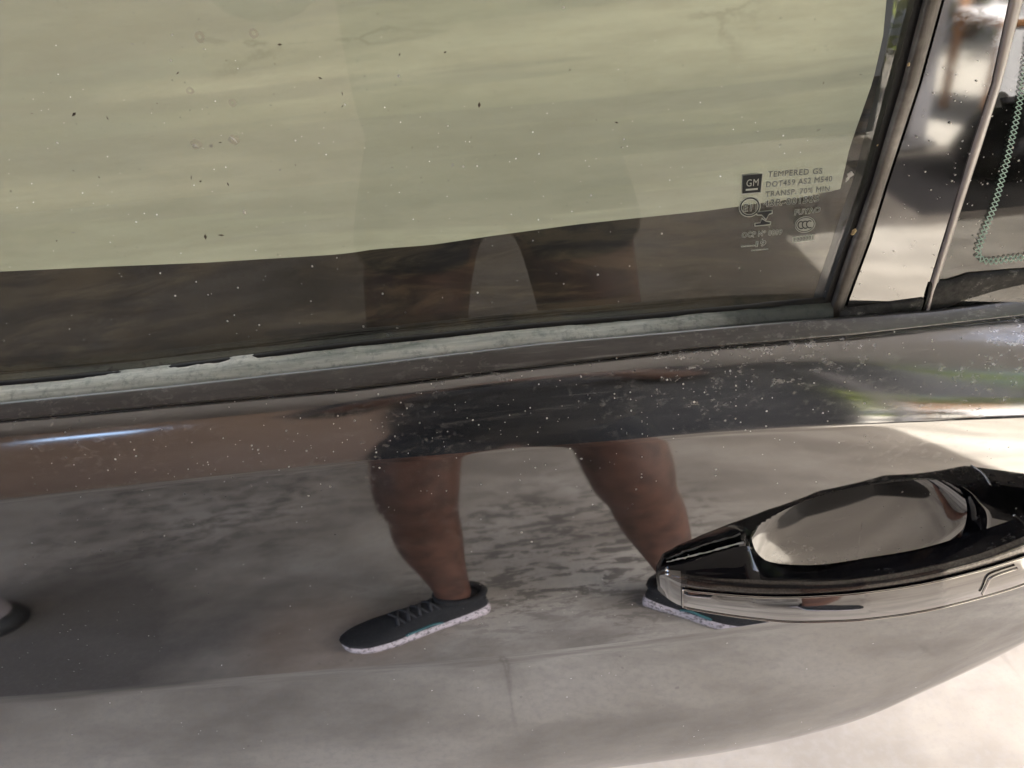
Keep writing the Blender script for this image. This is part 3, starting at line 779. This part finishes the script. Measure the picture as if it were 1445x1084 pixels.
# rounded bevel B -> C
ctrl = PB + (PCc - PB) * 0.45 + np.array([0, -0.0028, 0.0022])
for f in np.linspace(0, 1, 9): ring_rows.append((1 - f) ** 2 * PB + 2 * f * (1 - f) * ctrl + f * f * PCc)
hn = np.array([0, -0.0004, 0])
for f in (0.04, 0.5, 0.96): ring_rows.append(PCc * (1 - f) + PE * f + np.array([0, -0.0014 * math.sin(math.pi * f), 0]))
ring_rows += [PE, low, back]
HR = np.stack(ring_rows); hr = len(HR)
HF = grid_faces(hr, NS)
for i in range(NS - 1): HF.append(((hr - 1) * NS + i, (hr - 1) * NS + i + 1, i + 1, i))
HF.append(tuple(r * NS for r in range(hr))); HF.append(tuple(r * NS + NS - 1 for r in range(hr))[::-1])
strap = mesh('handle_grip', HR.reshape(-1, 3), HF, HANDLE_PAINT, handle)
strap.data.materials.append(PANELM); strap.data.materials.append(BEVEL)
ci = int(np.argmin(np.abs(tgt - 959)))
for p_ in strap.data.polygons:
    if len(p_.vertices) == 4:
        rr_ = min(p_.vertices) // NS; cc_ = min(v_ % NS for v_ in p_.vertices)
        if 6 <= rr_ < 14 and cc_ >= ci: p_.material_index = 2
        if cc_ < ci and 5 <= rr_ < hr - 1: p_.material_index = 1
bv = strap.modifiers.new('edge', 'WEIGHTED_NORMAL')
# bright metal face let into the front of the grip, with a raised rim
sel = np.where((tgt > 961) & (tgt < 1530))[0]
f_in = lambda f: PCc[sel] * (1 - f) + PE[sel] * f + np.array([0, -0.0014 * math.sin(math.pi * f) - 0.0008, 0])
FR = [f_in(f) for f in np.linspace(0.06, 0.94, 9)]
mesh('metal_face', np.concatenate(FR), grid_faces(9, len(sel)), PANELM, handle)
lp = np.concatenate([f_in(0.05), f_in(0.95)[::-1]])
tv, tf = tube(lp, 0.00075, 8, True)
mesh('chrome_rim', tv, tf, CHROME, handle)
# small lock mark on the metal face and the seam at the rear end
def on_face(u, f, off=0.0012):
    i = np.argmin(np.abs(tgt - u)); return PCc[i] * (1 - f) + PE[i] * f + np.array([0, -0.0014 * math.sin(math.pi * f) - 0.0008 - off, 0])
lk = [on_face(1384, 0.72), on_face(1386, 0.42), on_face(1392, 0.26), on_face(1410, 0.22), on_face(1428, 0.22)]
tv, tf = tube(catmull(lk, 20), 0.0007, 6); mesh('lock_mark', tv, tf, CHROME, handle)
i0 = np.argmin(np.abs(tgt - 1440))
sm_ = [PA[i0] + np.array([-0.002, 0.001, 0.0008]), PA[i0 + 1] * 0.5 + PB[i0 + 1] * 0.5 + np.array([0, 0, 0.0018]), PB[i0 + 2] + np.array([0, -0.0004, 0.0006])]
tv, tf = tube(catmull(sm_, 10), 0.0006, 6); mesh('cap_seam', tv, tf, CHROME, handle)

# ------------------------------------------------------------------ the photographer, seen mirrored in paint and glass
def skin(name, nodes, edges, mat, parent, sub=2, root=0):
    me = bpy.data.meshes.new(name); keys = list(nodes)
    me.from_pydata([nodes[k][0] for k in keys], [(keys.index(a), keys.index(b)) for a, b in edges], [])
    o = bpy.data.objects.new(name, me); COL.objects.link(o)
    me.materials.append(mat)
    o.parent = parent; o.location = -parent.location
    md = o.modifiers.new('skin', 'SKIN'); md.use_smooth_shade = True; md.branch_smoothing = 0.4
    for i, k in enumerate(keys):
        r = nodes[k][1]; r = r if isinstance(r, tuple) else (r, r)
        me.skin_vertices[0].data[i].radius = r
        me.skin_vertices[0].data[i].use_root = (i == root)
    if sub:
        sb = o.modifiers.new('smooth', 'SUBSURF'); sb.levels = sub; sb.render_levels = sub
    return o
def chain(E, *k): E += list(zip(k[:-1], k[1:]))
man = empty('person', (0.05, -0.58, 0))
tag(man, 'person in dark shirt, shorts and black shoes taking the picture, mirrored in the door', 'person')
def skin_mat():
    M = NT('tanned_skin'); n = M.noise(30, 5)
    M.set(Base_Color=M.ramp(n, [(0.35, (0.045, 0.018, 0.011)), (0.65, (0.105, 0.046, 0.029))]), Roughness=0.55, Subsurface_Weight=0.0)
    return M.m
SKIN = skin_mat()
SHIRT = plain('charcoal_shirt', (0.016, 0.0165, 0.018), 0.9, 0.3, 60)
SHORTS = plain('dark_blue_shorts', (0.014, 0.016, 0.020), 0.9, 0.3, 60)
N, E = {}, []
N['pelvis'] = ((0.0, -0.62, 0.90), 0.13); N['waist'] = ((0.0, -0.64, 1.06), 0.125); N['chest'] = ((0.0, -0.66, 1.27), 0.14)
N['neck0'] = ((0.0, -0.645, 1.42), 0.062); N['neck'] = ((0.0, -0.625, 1.47), 0.055)
N['jaw'] = ((0.0, -0.585, 1.525), 0.066); N['head'] = ((0.0, -0.585, 1.60), 0.080); N['crown'] = ((0.0, -0.60, 1.665), 0.066)
chain(E, 'pelvis', 'waist', 'chest', 'neck0', 'neck', 'jaw', 'head', 'crown')
legs = {-1: [((-0.098, -0.615, 0.84), 0.088), ((-0.125, -0.60, 0.66), 0.078), ((-0.140, -0.580, 0.54), 0.069), ((-0.148, -0.565, 0.475), 0.070), ((-0.152, -0.568, 0.425), 0.066), ((-0.150, -0.585, 0.375), 0.055), ((-0.158, -0.600, 0.30), 0.063), ((-0.152, -0.592, 0.24), 0.055), ((-0.142, -0.578, 0.165), 0.040), ((-0.134, -0.570, 0.105), 0.033), ((-0.140, -0.560, 0.05), 0.038)],
        1: [((0.100, -0.615, 0.84), 0.088), ((0.118, -0.60, 0.66), 0.079), ((0.140, -0.58, 0.54), 0.071), ((0.154, -0.565, 0.475), 0.071), ((0.166, -0.566, 0.425), 0.067), ((0.180, -0.582, 0.375), 0.057), ((0.200, -0.594, 0.30), 0.064), ((0.214, -0.588, 0.24), 0.056), ((0.238, -0.552, 0.165), 0.041), ((0.252, -0.528, 0.105), 0.034), ((0.258, -0.520, 0.05), 0.038)]}
for s_, L in legs.items():
    ks = []
    for i, (p, r) in enumerate(L):
        N['leg%d%d' % (s_, i)] = (p, r); ks.append('leg%d%d' % (s_, i))
    chain(E, 'pelvis', *ks)
    t = 'arm%d' % s_
    N[t + 's'] = ((0.17 * s_, -0.655, 1.38), 0.058); N[t + 'u'] = ((0.235 * s_, -0.625, 1.24), 0.048)
    N[t + 'e'] = ((0.245 * s_, -0.60, 1.10), 0.042); N[t + 'f'] = ((0.180 * s_, -0.475, 1.13), 0.039)
    N[t + 'w'] = ((0.120 * s_, -0.345, 1.165), 0.027); N[t + 'p'] = ((0.098 * s_, -0.312, 1.18), 0.022)
    chain(E, 'chest', t + 's', t + 'u', t + 'e', t + 'f', t + 'w', t + 'p')
    for q in range(4):                                  # fingers behind the phone, curled over its edge
        bx, bz = (0.088 - 0.003 * q) * s_, 1.215 - 0.017 * q
        ln = (0.024, 0.027, 0.025, 0.019)[q]
        N['%sq%da' % (t, q)] = ((bx, -0.296, bz), 0.0088); N['%sq%db' % (t, q)] = ((bx - 0.010 * s_, -0.281, bz + 0.002), 0.008)
        N['%sq%dc' % (t, q)] = ((bx - (0.010 + ln) * s_, -0.2745, bz + 0.003), 0.0068)
        chain(E, t + 'p', '%sq%da' % (t, q), '%sq%db' % (t, q), '%sq%dc' % (t, q))
    N[t + 'ta'] = ((0.082 * s_, -0.318, 1.205), 0.0105); N[t + 'tb'] = ((0.058 * s_, -0.308, 1.212), 0.009); N[t + 'tc'] = ((0.040 * s_, -0.302, 1.216), 0.0078)
    chain(E, t + 'p', t + 'ta', t + 'tb', t + 'tc')
body = skin('body', N, E, SKIN, man)
# face, ears, hair
def blob(bm, c, s, seg=12):
    g = bmesh.ops.create_uvsphere(bm, u_segments=seg, v_segments=seg // 2 + 2, radius=1)
    for v in g['verts']: v.co = Vector((v.co.x * s[0] + c[0], v.co.y * s[1] + c[1], v.co.z * s[2] + c[2]))
def bobj(name, c, sz, mt):
    b_ = bmesh.new(); blob(b_, c, sz); return bm_obj(name, b_, mt, man, True)
EYE = plain('eye_white', (0.5, 0.48, 0.45), 0.3); LIP = plain('lip_skin', (0.30, 0.12, 0.10), 0.5)
bobj('nose', (0, -0.505, 1.585), (0.013, 0.020, 0.022), SKIN); bobj('mouth', (0, -0.516, 1.545), (0.022, 0.007, 0.006), LIP)
for q in (-1, 1):
    bobj('ear', (0.076 * q, -0.60, 1.59), (0.010, 0.018, 0.030), SKIN); bobj('eye', (0.029 * q, -0.520, 1.607), (0.012, 0.008, 0.009), EYE)
bm = bmesh.new(); blob(bm, (0, -0.612, 1.655), (0.084, 0.090, 0.062), 24); blob(bm, (0, -0.650, 1.60), (0.078, 0.058, 0.085), 24)
bm_obj('hair', bm, plain('dark_hair', (0.02, 0.014, 0.01), 0.7, 0.4, 90), man, True)
# shirt and shorts follow the body
N2, E2 = {}, []
N2['hem'] = ((0.01, -0.630, 0.78), 0.185); N2['waist'] = ((0.01, -0.645, 1.02), 0.195); N2['chest'] = ((0.005, -0.66, 1.25), 0.195); N2['yoke'] = ((0, -0.655, 1.38), 0.12); N2['collar'] = ((0, -0.645, 1.425), 0.075)
chain(E2, 'hem', 'waist', 'chest', 'yoke', 'collar')
for s_ in (-1, 1):
    N2['s%d' % s_] = ((0.165 * s_, -0.655, 1.365), 0.078); N2['t%d' % s_] = ((0.225 * s_, -0.632, 1.26), 0.070); N2['u%d' % s_] = ((0.245 * s_, -0.603, 1.105), 0.078); N2['v%d' % s_] = ((0.190 * s_, -0.495, 1.122), 0.066)
    chain(E2, 'yoke', 's%d' % s_, 't%d' % s_, 'u%d' % s_, 'v%d' % s_)
skin('shirt', N2, E2, SHIRT, man)
N3, E3 = {}, []
N3['w'] = ((0, -0.63, 1.02), 0.150); N3['p'] = ((0, -0.62, 0.87), 0.150); chain(E3, 'w', 'p')
for s_ in (-1, 1):
    N3['a%d' % s_] = ((0.098 * s_, -0.615, 0.83), 0.104); N3['b%d' % s_] = ((0.112 * s_, -0.607, 0.775), 0.092)
    N3['c%d' % s_] = ((0.118 * s_, -0.602, 0.735), 0.084); chain(E3, 'p', 'a%d' % s_, 'b%d' % s_, 'c%d' % s_)
skin('shorts', N3, E3, SHORTS, man)
# shoes: lofted upper with a pale sole
def knit_mat():
    M = NT('black_knit_upper'); v = M.noise(180, 4, 0.7)
    M.set(Base_Color=M.ramp(v, [(0.4, (0.005, 0.0055, 0.006)), (0.62, (0.016, 0.017, 0.018)), (0.75, (0.06, 0.062, 0.065))]), Roughness=0.85); return M.m
def sole_mat():
    M = NT('pale_foam_sole'); v = M.noise(120, 4, 0.7)
    M.set(Base_Color=M.ramp(v, [(0.40, (0.16, 0.14, 0.14)), (0.5, (0.62, 0.55, 0.56))]), Roughness=0.8); return M.m
KNIT, SOLE = knit_mat(), sole_mat()
LACE = plain('dark_laces', (0.05, 0.052, 0.056), 0.8); TEAL = plain('teal_stripe', (0.05, 0.16, 0.17), 0.6)
def shoe(heel, toe):
    heel = np.array([*heel, 0]); toe = np.array([*toe, 0]); ax = toe - heel; Ln = np.linalg.norm(ax); ax /= Ln; sd_ = np.array([-ax[1], ax[0], 0])
    prof = [(0.0, 0.020, 0.058, 0.0), (0.04, 0.032, 0.082, 0.0), (0.14, 0.036, 0.094, 0), (0.28, 0.036, 0.090, 0), (0.42, 0.038, 0.078, 0), (0.58, 0.043, 0.062, 0), (0.74, 0.046, 0.050, 0), (0.88, 0.040, 0.040, 0), (0.97, 0.024, 0.032, 0.004), (1.0, 0.008, 0.026, 0.008)]
    pr = catmull(prof, 30); V = []
    for f, wd_, h, lift in pr:
        for k_ in range(16):
            th = math.pi * k_ / 15
            x = math.cos(th) * wd_; z = 0.022 + lift + max(0.0, h - 0.022) * math.sin(th) ** 0.8
            V.append(heel + ax * Ln * f + sd_ * x + np.array([0, 0, z]))
    F = grid_faces(len(pr), 16) + [tuple(range(16))[::-1], tuple((len(pr) - 1) * 16 + i for i in range(16))]
    r = empty('shoe', tuple(heel)); r.parent = man; r.location = Vector(heel) - man.location
    V = np.array(V)
    up_ = mesh('upper', V, F, KNIT, None); up_.parent = r; up_.location = -Vector(heel)
    V2 = []
    for f, wd_, h, lift in pr:
        wv = wd_ + 0.004; n1 = 0.024 + lift + 0.010 * math.exp(-((f - 0.05) / 0.16) ** 2)
        for x, z in ((-wv, lift * 0.9), (-wv - 0.002, 0.5 * n1 + lift * .5), (-wv + 0.003, n1), (wv - 0.003, n1), (wv + 0.002, 0.5 * n1 + lift * .5), (wv, lift * 0.9)):
            V2.append(heel + ax * Ln * f + sd_ * x + np.array([0, 0, z + 0.001]))
    F2 = grid_faces(len(pr), 6, True) + [tuple(range(6))[::-1], tuple((len(pr) - 1) * 6 + i for i in range(6))]
    so_ = mesh('sole', V2, F2, SOLE, None); so_.parent = r; so_.location = -Vector(heel)
    LV, LF = [], []
    for f in (0.36, 0.44, 0.52, 0.60):
        h = np.interp(f, [p[0] for p in prof], [p[2] for p in prof]); wd_ = np.interp(f, [p[0] for p in prof], [p[1] for p in prof])
        for q in (-1, 1):
            a_ = [heel + ax * Ln * (f - 0.03 * q * k2) + sd_ * wd_ * math.cos(t_) * 0.9 + np.array([0, 0, 0.024 + (h - 0.022) * math.sin(t_) ** 0.8 + 0.001]) for k2, t_ in zip(np.linspace(-1, 1, 9), np.linspace(R(50), R(130), 9))]
            v_, f_ = tube(a_, 0.0032, 6); k0 = len(LV); LV += v_; LF += [tuple(i + k0 for i in ff) for ff in f_]
    lc_ = mesh('laces', LV, LF, LACE, None); lc_.parent = r; lc_.location = -Vector(heel)
    cv, cf = tube([heel + ax * Ln * (0.155 + 0.145 * math.cos(a_)) + sd_ * 0.034 * math.sin(a_) + np.array([0, 0, 0.090 + 0.006 * math.cos(a_)]) for a_ in np.linspace(0, 2 * math.pi, 24, endpoint=False)], 0.0095, 8, True)
    co_ = mesh('collar', cv, cf, KNIT, None); co_.parent = r; co_.location = -Vector(heel)
    for q in (-1, 1):
        P_ = [heel + ax * Ln * f + sd_ * q * (np.interp(f, [p[0] for p in prof], [p[1] for p in prof]) + 0.0015) * 0.99 + np.array([0, 0, z]) for f, z in ((0.36, 0.030), (0.44, 0.038), (0.55, 0.034), (0.62, 0.030))]
        sv, sf = tube(catmull(P_, 12), 0.0035, 6); st_ = mesh('stripe', sv, sf, TEAL, None); st_.parent = r; st_.location = -Vector(heel)
shoe((-0.085, -0.585), (-0.335, -0.475)); shoe((0.212, -0.555), (0.392, -0.408))
# phone held up in both hands, just behind the point the picture is taken from
ph = empty('phone', tuple(CAM - 0.02 * _F)); tag(ph, 'black phone held up in both hands by the person', 'phone')
rt = Matrix(((_RC[0], _UC[0], -_F[0]), (_RC[1], _UC[1], -_F[1]), (_RC[2], _UC[2], -_F[2])))
box_obj('phone_body', tuple(CAM - 0.012 * _F - 0.055 * _RC - 0.022 * _UC), (0.150, 0.074, 0.008), plain('phone_case', (0.012, 0.012, 0.013), 0.35), ph, 0.003, rt)

# ------------------------------------------------------------------ outdoors and clutter behind the photographer
def leaf_mat(name, a, b):
    M = NT(name); oi = M.n('ShaderNodeNewGeometry')
    M.set(Base_Color=M.ramp(oi.outputs['Random Per Island'], [(0.0, a), (1.0, b)]), Roughness=0.6); return M.m
LEAF = leaf_mat('hedge_leaves', (0.05, 0.09, 0.012), (0.26, 0.30, 0.05)); BARK = plain('bark', (0.09, 0.065, 0.045), 0.9, 0.3, 20)
def shrub(x, y, h, r, n, label):
    o = empty('garden_shrub', (x, y, -0.02)); tag(o, label, 'shrub', 'sunlit shrubs beyond the driveway')
    tv, tf = tube(catmull([(x, y, -0.02), (x + 0.05, y + 0.03, h * 0.4), (x - 0.03, y, h * 0.8)], 8), np.linspace(0.05, 0.015, 8), 7); mesh('stem', tv, tf, BARK, o)
    V = []; F = []
    for i in range(n):
        d = rng.normal(size=3); d /= np.linalg.norm(d); rr_ = (0.55 + 0.45 * rng.random()) * (1 + 0.25 * math.sin(5 * d[0] + 3 * d[2] + x))
        c = np.array([x, y, h * 0.52]) + d * np.array([r, r * 0.8, h * 0.5]) * rr_
        if c[2] < 0.02: c[2] = 0.02 + 0.1 * rng.random()
        a = rng.normal(size=3); a /= np.linalg.norm(a); b_ = np.cross(a, rng.normal(size=3)); b_ /= np.linalg.norm(b_)
        L = 0.05 + 0.04 * rng.random(); W = L * 0.45; k0 = len(V)
        V += [c - a * L, c + b_ * W, c + a * L, c - b_ * W]; F.append((k0, k0 + 1, k0 + 2, k0 + 3))
    mesh('foliage', V, F, LEAF, o, False)
for i, (x, y, h, r) in enumerate([(1.1, -6.0, 3.6, 1.1), (2.4, -5.7, 3.4, 1.2), (3.7, -5.8, 5.0, 1.4), (5.1, -5.2, 4.6, 1.5), (6.0, -4.1, 5.0, 1.5), (6.4, -2.8, 4.5, 1.4), (6.5, -1.4, 4.8, 1.4)]):
    shrub(x, y, h, r, 6500, ['tall sunlit shrub behind the wooden chair', 'rounded sunlit shrub beyond the driveway', 'tallest sunlit shrub at the driveway corner', 'broad yellow green shrub past the white tub', 'loose sunlit shrub at the side of the driveway', 'lower shrub beside the open garage side', 'leafy shrub nearest the open garage side'][i])
WOOD = plain('orange_wood', (0.36, 0.17, 0.065), 0.55, 0.25, 14); WHITE = plain('white_cloth', (0.78, 0.77, 0.76), 0.85, 0.04, 10)
ch = empty('wooden_chair', (2.72, -3.75, -0.02)); tag(ch, 'orange wooden chair standing in the sun on the driveway', 'chair')
cx, cy = 2.72, -3.75
for dx in (-0.2, 0.2):
    for dy in (-0.19, 0.19):
        box_obj('leg', (cx + dx, cy + dy, 0.21 if dy > 0 else 0.44), (0.04, 0.04, 0.46 if dy > 0 else 0.92), WOOD, ch, 0.006)
box_obj('seat', (cx, cy, 0.455), (0.46, 0.44, 0.03), WOOD, ch, 0.008)
for z in (0.62, 0.74, 0.86): box_obj('back_rail', (cx, cy - 0.19, z), (0.36, 0.02, 0.06), WOOD, ch, 0.005)
bm = bmesh.new(); V = []; 
for i in range(22):
    for j in range(22):
        a, b_ = i / 21, j / 21
        V.append((cx - 0.24 + 0.36 * a + 0.02 * math.sin(9 * b_), cy - 0.18 + 0.46 * b_, 0.485 + 0.008 * math.sin(14 * a) * math.cos(9 * b_) if b_ < 0.82 else 0.485 - (b_ - 0.82) * 1.9 + 0.02 * math.sin(16 * a)))
cl = mesh('draped_cloth', V, grid_faces(22, 22), WHITE); tag(cl, 'crumpled white cloth lying over the wooden chair seat', 'cloth')
def lathe(name, prof, c, mat, parent=None, seg=28, sx=1, sy=1):
    V = [(c[0] + r * math.cos(2 * math.pi * k_ / seg) * sx, c[1] + r * math.sin(2 * math.pi * k_ / seg) * sy, c[2] + z) for r, z in prof for k_ in range(seg)]
    return mesh(name, V, grid_faces(len(prof), seg, True) + [tuple(range(seg))[::-1]], mat, parent)
tub = empty('laundry_tub', (3.35, -3.55, -0.02)); tag(tub, 'wide white plastic tub on the sunny driveway right of the chair', 'tub')
lathe('bowl', [(0.34, 0.0), (0.36, 0.02), (0.46, 0.40), (0.49, 0.42), (0.49, 0.45), (0.45, 0.44), (0.35, 0.05), (0.02, 0.04)], (3.35, -3.55, -0.02), plain('white_plastic', (0.75, 0.74, 0.72), 0.45, 0.04), tub, 32, 1.15, 0.8)
for q in (-1, 1):
    tv, tf = tube(catmull([(3.35 + 0.54 * q, -3.63, 0.40), (3.35 + 0.62 * q, -3.55, 0.42), (3.35 + 0.54 * q, -3.47, 0.40)], 12), 0.014, 8); mesh('handle', tv, tf, WHITE, tub)
post = empty('garden_post', (2.02, -3.30, 0)); tag(post, 'grey square post standing between the wooden chair and the garage', 'post')
box_obj('shaft', (2.02, -3.30, 0.95), (0.09, 0.09, 1.9), plain('grey_post_paint', (0.22, 0.21, 0.21), 0.6), post, 0.008)
box_obj('base_plate', (2.02, -3.30, 0.012), (0.17, 0.17, 0.02), plain('zinc', (0.3, 0.3, 0.3), 0.5), post, 0.004)
def sack(x, y, r, h, label):
    o = empty('rubbish_sack', (x, y, 0)); tag(o, label, 'rubbish sack', 'black rubbish sacks by the garage edge')
    V = []
    for i in range(20):
        f = i / 19
        rr_ = r * (math.sin(math.pi * min(1, 0.12 + f * 0.86)) ** 0.7 if f < 0.86 else 0.22 + 0.8 * (f - 0.86))
        for k_ in range(26):
            th = 2 * math.pi * k_ / 26
            q = rr_ * (1 + 0.07 * math.sin(5 * th + 7 * f + x * 3) + 0.05 * math.sin(11 * th - 5 * f))
            V.append((x + q * math.cos(th), y + q * math.sin(th), h * f))
    mesh('bag', V, grid_faces(20, 26, True) + [tuple(range(26))[::-1]], plain('black_plastic_film', (0.012, 0.012, 0.013), 0.35), o)
    tv, tf = tube([(x + 0.05 * math.cos(a), y + 0.05 * math.sin(a), h * 0.87) for a in np.linspace(0, 6.2, 14)], 0.008, 6, True); mesh('tie', tv, tf, RUBBER, o)
sack(2.15, -2.78, 0.2, 0.30, 'taller black rubbish sack nearer the grey post'); sack(2.62, -2.72, 0.2, 0.30, 'black rubbish sack further from the grey post')
jack = empty('garage_stand', (-1.035, -0.68, 0)); tag(jack, 'pale post on a black rubber foot left of the person', 'stand')
tv, tf = tube([(-1.035, -0.68, 0.05), (-1.035, -0.69, 0.5), (-1.035, -0.70, 1.0)], np.array([0.055, 0.05, 0.05]), 16); mesh('upright', tv, tf, plain('pale_painted_metal', (0.24, 0.21, 0.21), 0.6, 0.5, 40), jack)
lathe('foot', [(0.066, 0), (0.072, 0.012), (0.068, 0.035), (0.060, 0.045), (0.056, 0.05)], (-1.035, -0.68, 0.001), RUBBER, jack)

# ------------------------------------------------------------------ dust flakes and bits of dry leaf lying on the door
def flakes(name, pts, nrm, sizes, mat, long_=1.0, kind='stuff'):
    V = []; F = []
    for p, n_, z in zip(pts, nrm, sizes):
        n_ = n_ / np.linalg.norm(n_); a = np.cross(n_, rng.normal(size=3)); a /= np.linalg.norm(a); b_ = np.cross(n_, a); k0 = len(V)
        m_ = 5 if long_ == 1 else 4; l = 1 + (long_ - 1) * rng.random()
        for i in range(m_):
            th = 2 * math.pi * i / m_; r = z * (0.7 + 0.5 * rng.random())
            V.append(p + a * r * l * math.cos(th) + b_ * r / max(1, l ** 0.5) * math.sin(th) + n_ * 0.00015)
        V.append(p + n_ * (0.00015 + 0.35 * z)); F += [(k0 + i, k0 + (i + 1) % m_, k0 + m_) for i in range(m_)]
    o = mesh(name, V, F, mat, door, False); o['kind'] = kind; return o
DUST = plain('pale_dust', (0.72, 0.70, 0.66), 0.9, 0.1); CRUMB = plain('dry_leaf_crumbs', (0.06, 0.045, 0.03), 0.9, 0.4, 60)
TAN = plain('tan_grit', (0.42, 0.32, 0.18), 0.9, 0.3, 60)
nm = np.cross(G[1:-1, 2:] - G[1:-1, :-2], G[2:, 1:-1] - G[:-2, 1:-1]); nm *= np.sign(-nm[..., 1:2] + 1e-9)
okm = ~hole[:nm.shape[0], :nm.shape[1]]
ii = np.argwhere(okm & (np.linalg.norm(nm, axis=2) > 1e-12))
wts = (np.exp(-((ii[:, 0] - 38) / 34.0) ** 2) + 0.10) * (0.25 + np.exp(-((XS[np.minimum(ii[:, 1], nc - 1)] - 0.02) / 0.16) ** 2))
sel_ = ii[rng.choice(len(ii), 520, replace=False, p=wts / wts.sum())]
pts = np.array([G[r + 1, c + 1] for r, c in sel_]); nn_ = np.array([nm[r, c] for r, c in sel_])
flakes('dust_flakes', pts, nn_, 0.00016 + 0.00042 * rng.random(len(pts)) ** 3, DUST)
gn = np.array([0, -math.cos(TG), math.sin(TG)])
gu = rng.uniform(-100, 1150, 210); gv = rng.beta(2.2, 1.6, 210) * (vG(gu) - 8)
gu += (gv < 0) * 0; g_ok = gu < uRun(gv) - 6
gp = at_glass(gu[g_ok], gv[g_ok], 0.0002); flakes('dust_flakes', gp, np.tile(gn, (len(gp), 1)), 0.00016 + 0.0004 * rng.random(len(gp)) ** 4, DUST)
gu = rng.uniform(1195, 1445, 150); gv = rng.uniform(60, 430, 150); g_ok = (gu > uTrR(gv) + 6)
gp = at_glass(gu[g_ok], gv[g_ok], 0.0034); flakes('dust_flakes', gp, np.tile(gn, (len(gp), 1)), 0.0002 + 0.0004 * rng.random(len(gp)) ** 3, DUST)
def ringmark(u, v, r, w_):
    a = np.linspace(0, 2 * math.pi, 18, endpoint=False) ; jit = 1 + 0.12 * rng.normal(size=18)
    c = at_glass(u, v, 0.0002); ex_ = np.array([1.0, 0, 0]); ez_ = np.cross(gn, ex_)
    o_ = np.array([c + r * j * (math.cos(t) * ex_ + math.sin(t) * ez_) for t, j in zip(a, jit)]); q_ = np.array([c + (r - w_) * j * (math.cos(t) * ex_ + math.sin(t) * ez_) for t, j in zip(a, jit)])
    return np.concatenate([o_, q_]), [(k_, k_ + 18, (k_ + 1) % 18 + 18, (k_ + 1) % 18) for k_ in range(18)]
RV, RF = [], []
for u_, v_, r_, w_ in [(330, 197, .0022, .0012), (277, 204, .0022, .0016), (328, 145, .0016, .001), (346, 300, .0012, .0006), (268, 128, .0016, .001), (358, 47, .0018, .001), (282, 52, .002, .0012)]:
    a_, f_ = ringmark(u_, v_, r_, w_); k0 = len(RV); RV += list(a_); RF += [tuple(i + k0 for i in ff) for ff in f_]
SPOT = NT('dried_water_film'); SPOT.set(Base_Color=(0.6, 0.57, 0.46), Roughness=0.9, Alpha=0.55); SPOT = SPOT.m
o_ = mesh('water_spots', RV, RF, SPOT, door, False); o_['kind'] = 'stuff'
cp = [(105, 161, 1.5), (152, 167, .7), (222, 146, .5), (45, 160, .5), (140, 250, .8), (104, 241, .6), (311, 201, .8), (322, 260, .9), (417, 233, .5), (270, 250, .9), (283, 256, 1.0), (290, 334, 1.6), (313, 332, 1.5), (80, 340, .6), (483, 132, .7), (483, 150, .6), (564, 77, .9), (628, 74, .9), (676, 148, 1.4), (870, 173, .9), (804, 99, .6), (1162, 117, .6), (251, 103, .8), (452, 110, 1.0), (395, 63, 1.0)]
gp = at_glass(np.array([p[0] for p in cp]), np.array([p[1] for p in cp]), 0.0002)
flakes('leaf_crumbs', gp, np.tile(gn, (len(gp), 1)), np.array([p[2] for p in cp]) * 0.00055, CRUMB, 3.0)
sp = [(575, 500), (585, 496), (620, 492), (707, 484), (712, 487), (140, 545), (190, 538), (215, 537)]
gp = at_glass(np.array([p[0] for p in sp]), np.array([p[1] for p in sp]), 0.0032)
flakes('leaf_crumbs', gp, np.tile(gn, (len(gp), 1)), np.full(len(gp), 0.0012), CRUMB, 4.0)
tp = [(1205, 326), (1203, 330), (1160, 452), (1282, 91), (1238, 205)]
gp = at_glass(np.array([p[0] for p in tp]), np.array([p[1] for p in tp]), 0.0050)
flakes('tan_grit', gp, np.tile(gn, (len(gp), 1)), np.array([.0014, .001, .0012, .0009, .0005]), TAN)
wp = [(1200, 246), (1196, 252), (70, 581), (275, 205), (330, 197), (345, 299)]
gp = np.concatenate([at_glass(np.array([p[0] for p in wp[:2]]), np.array([p[1] for p in wp[:2]]), 0.0004), at_glass(np.array([p[0] for p in wp[3:]]), np.array([p[1] for p in wp[3:]]), 0.0003)])
flakes('bird_lime', gp, np.tile(gn, (len(gp), 1)), np.array([.0016, .001, .001, .0012, .0008]), DUST, 1.6)

dl = np.array([PA[i] for i in range(NS) if 938 < tgt[i] < 1054]) + np.array([0, 0.0012, 0.0008])
tv, tf = tube(dl + rng.normal(size=dl.shape) * 0.00012, 0.00055 * (0.4 + 0.9 * rng.random(len(dl))), 5)
mesh('dust_line', tv, tf, DUST, handle)['kind'] = 'stuff'
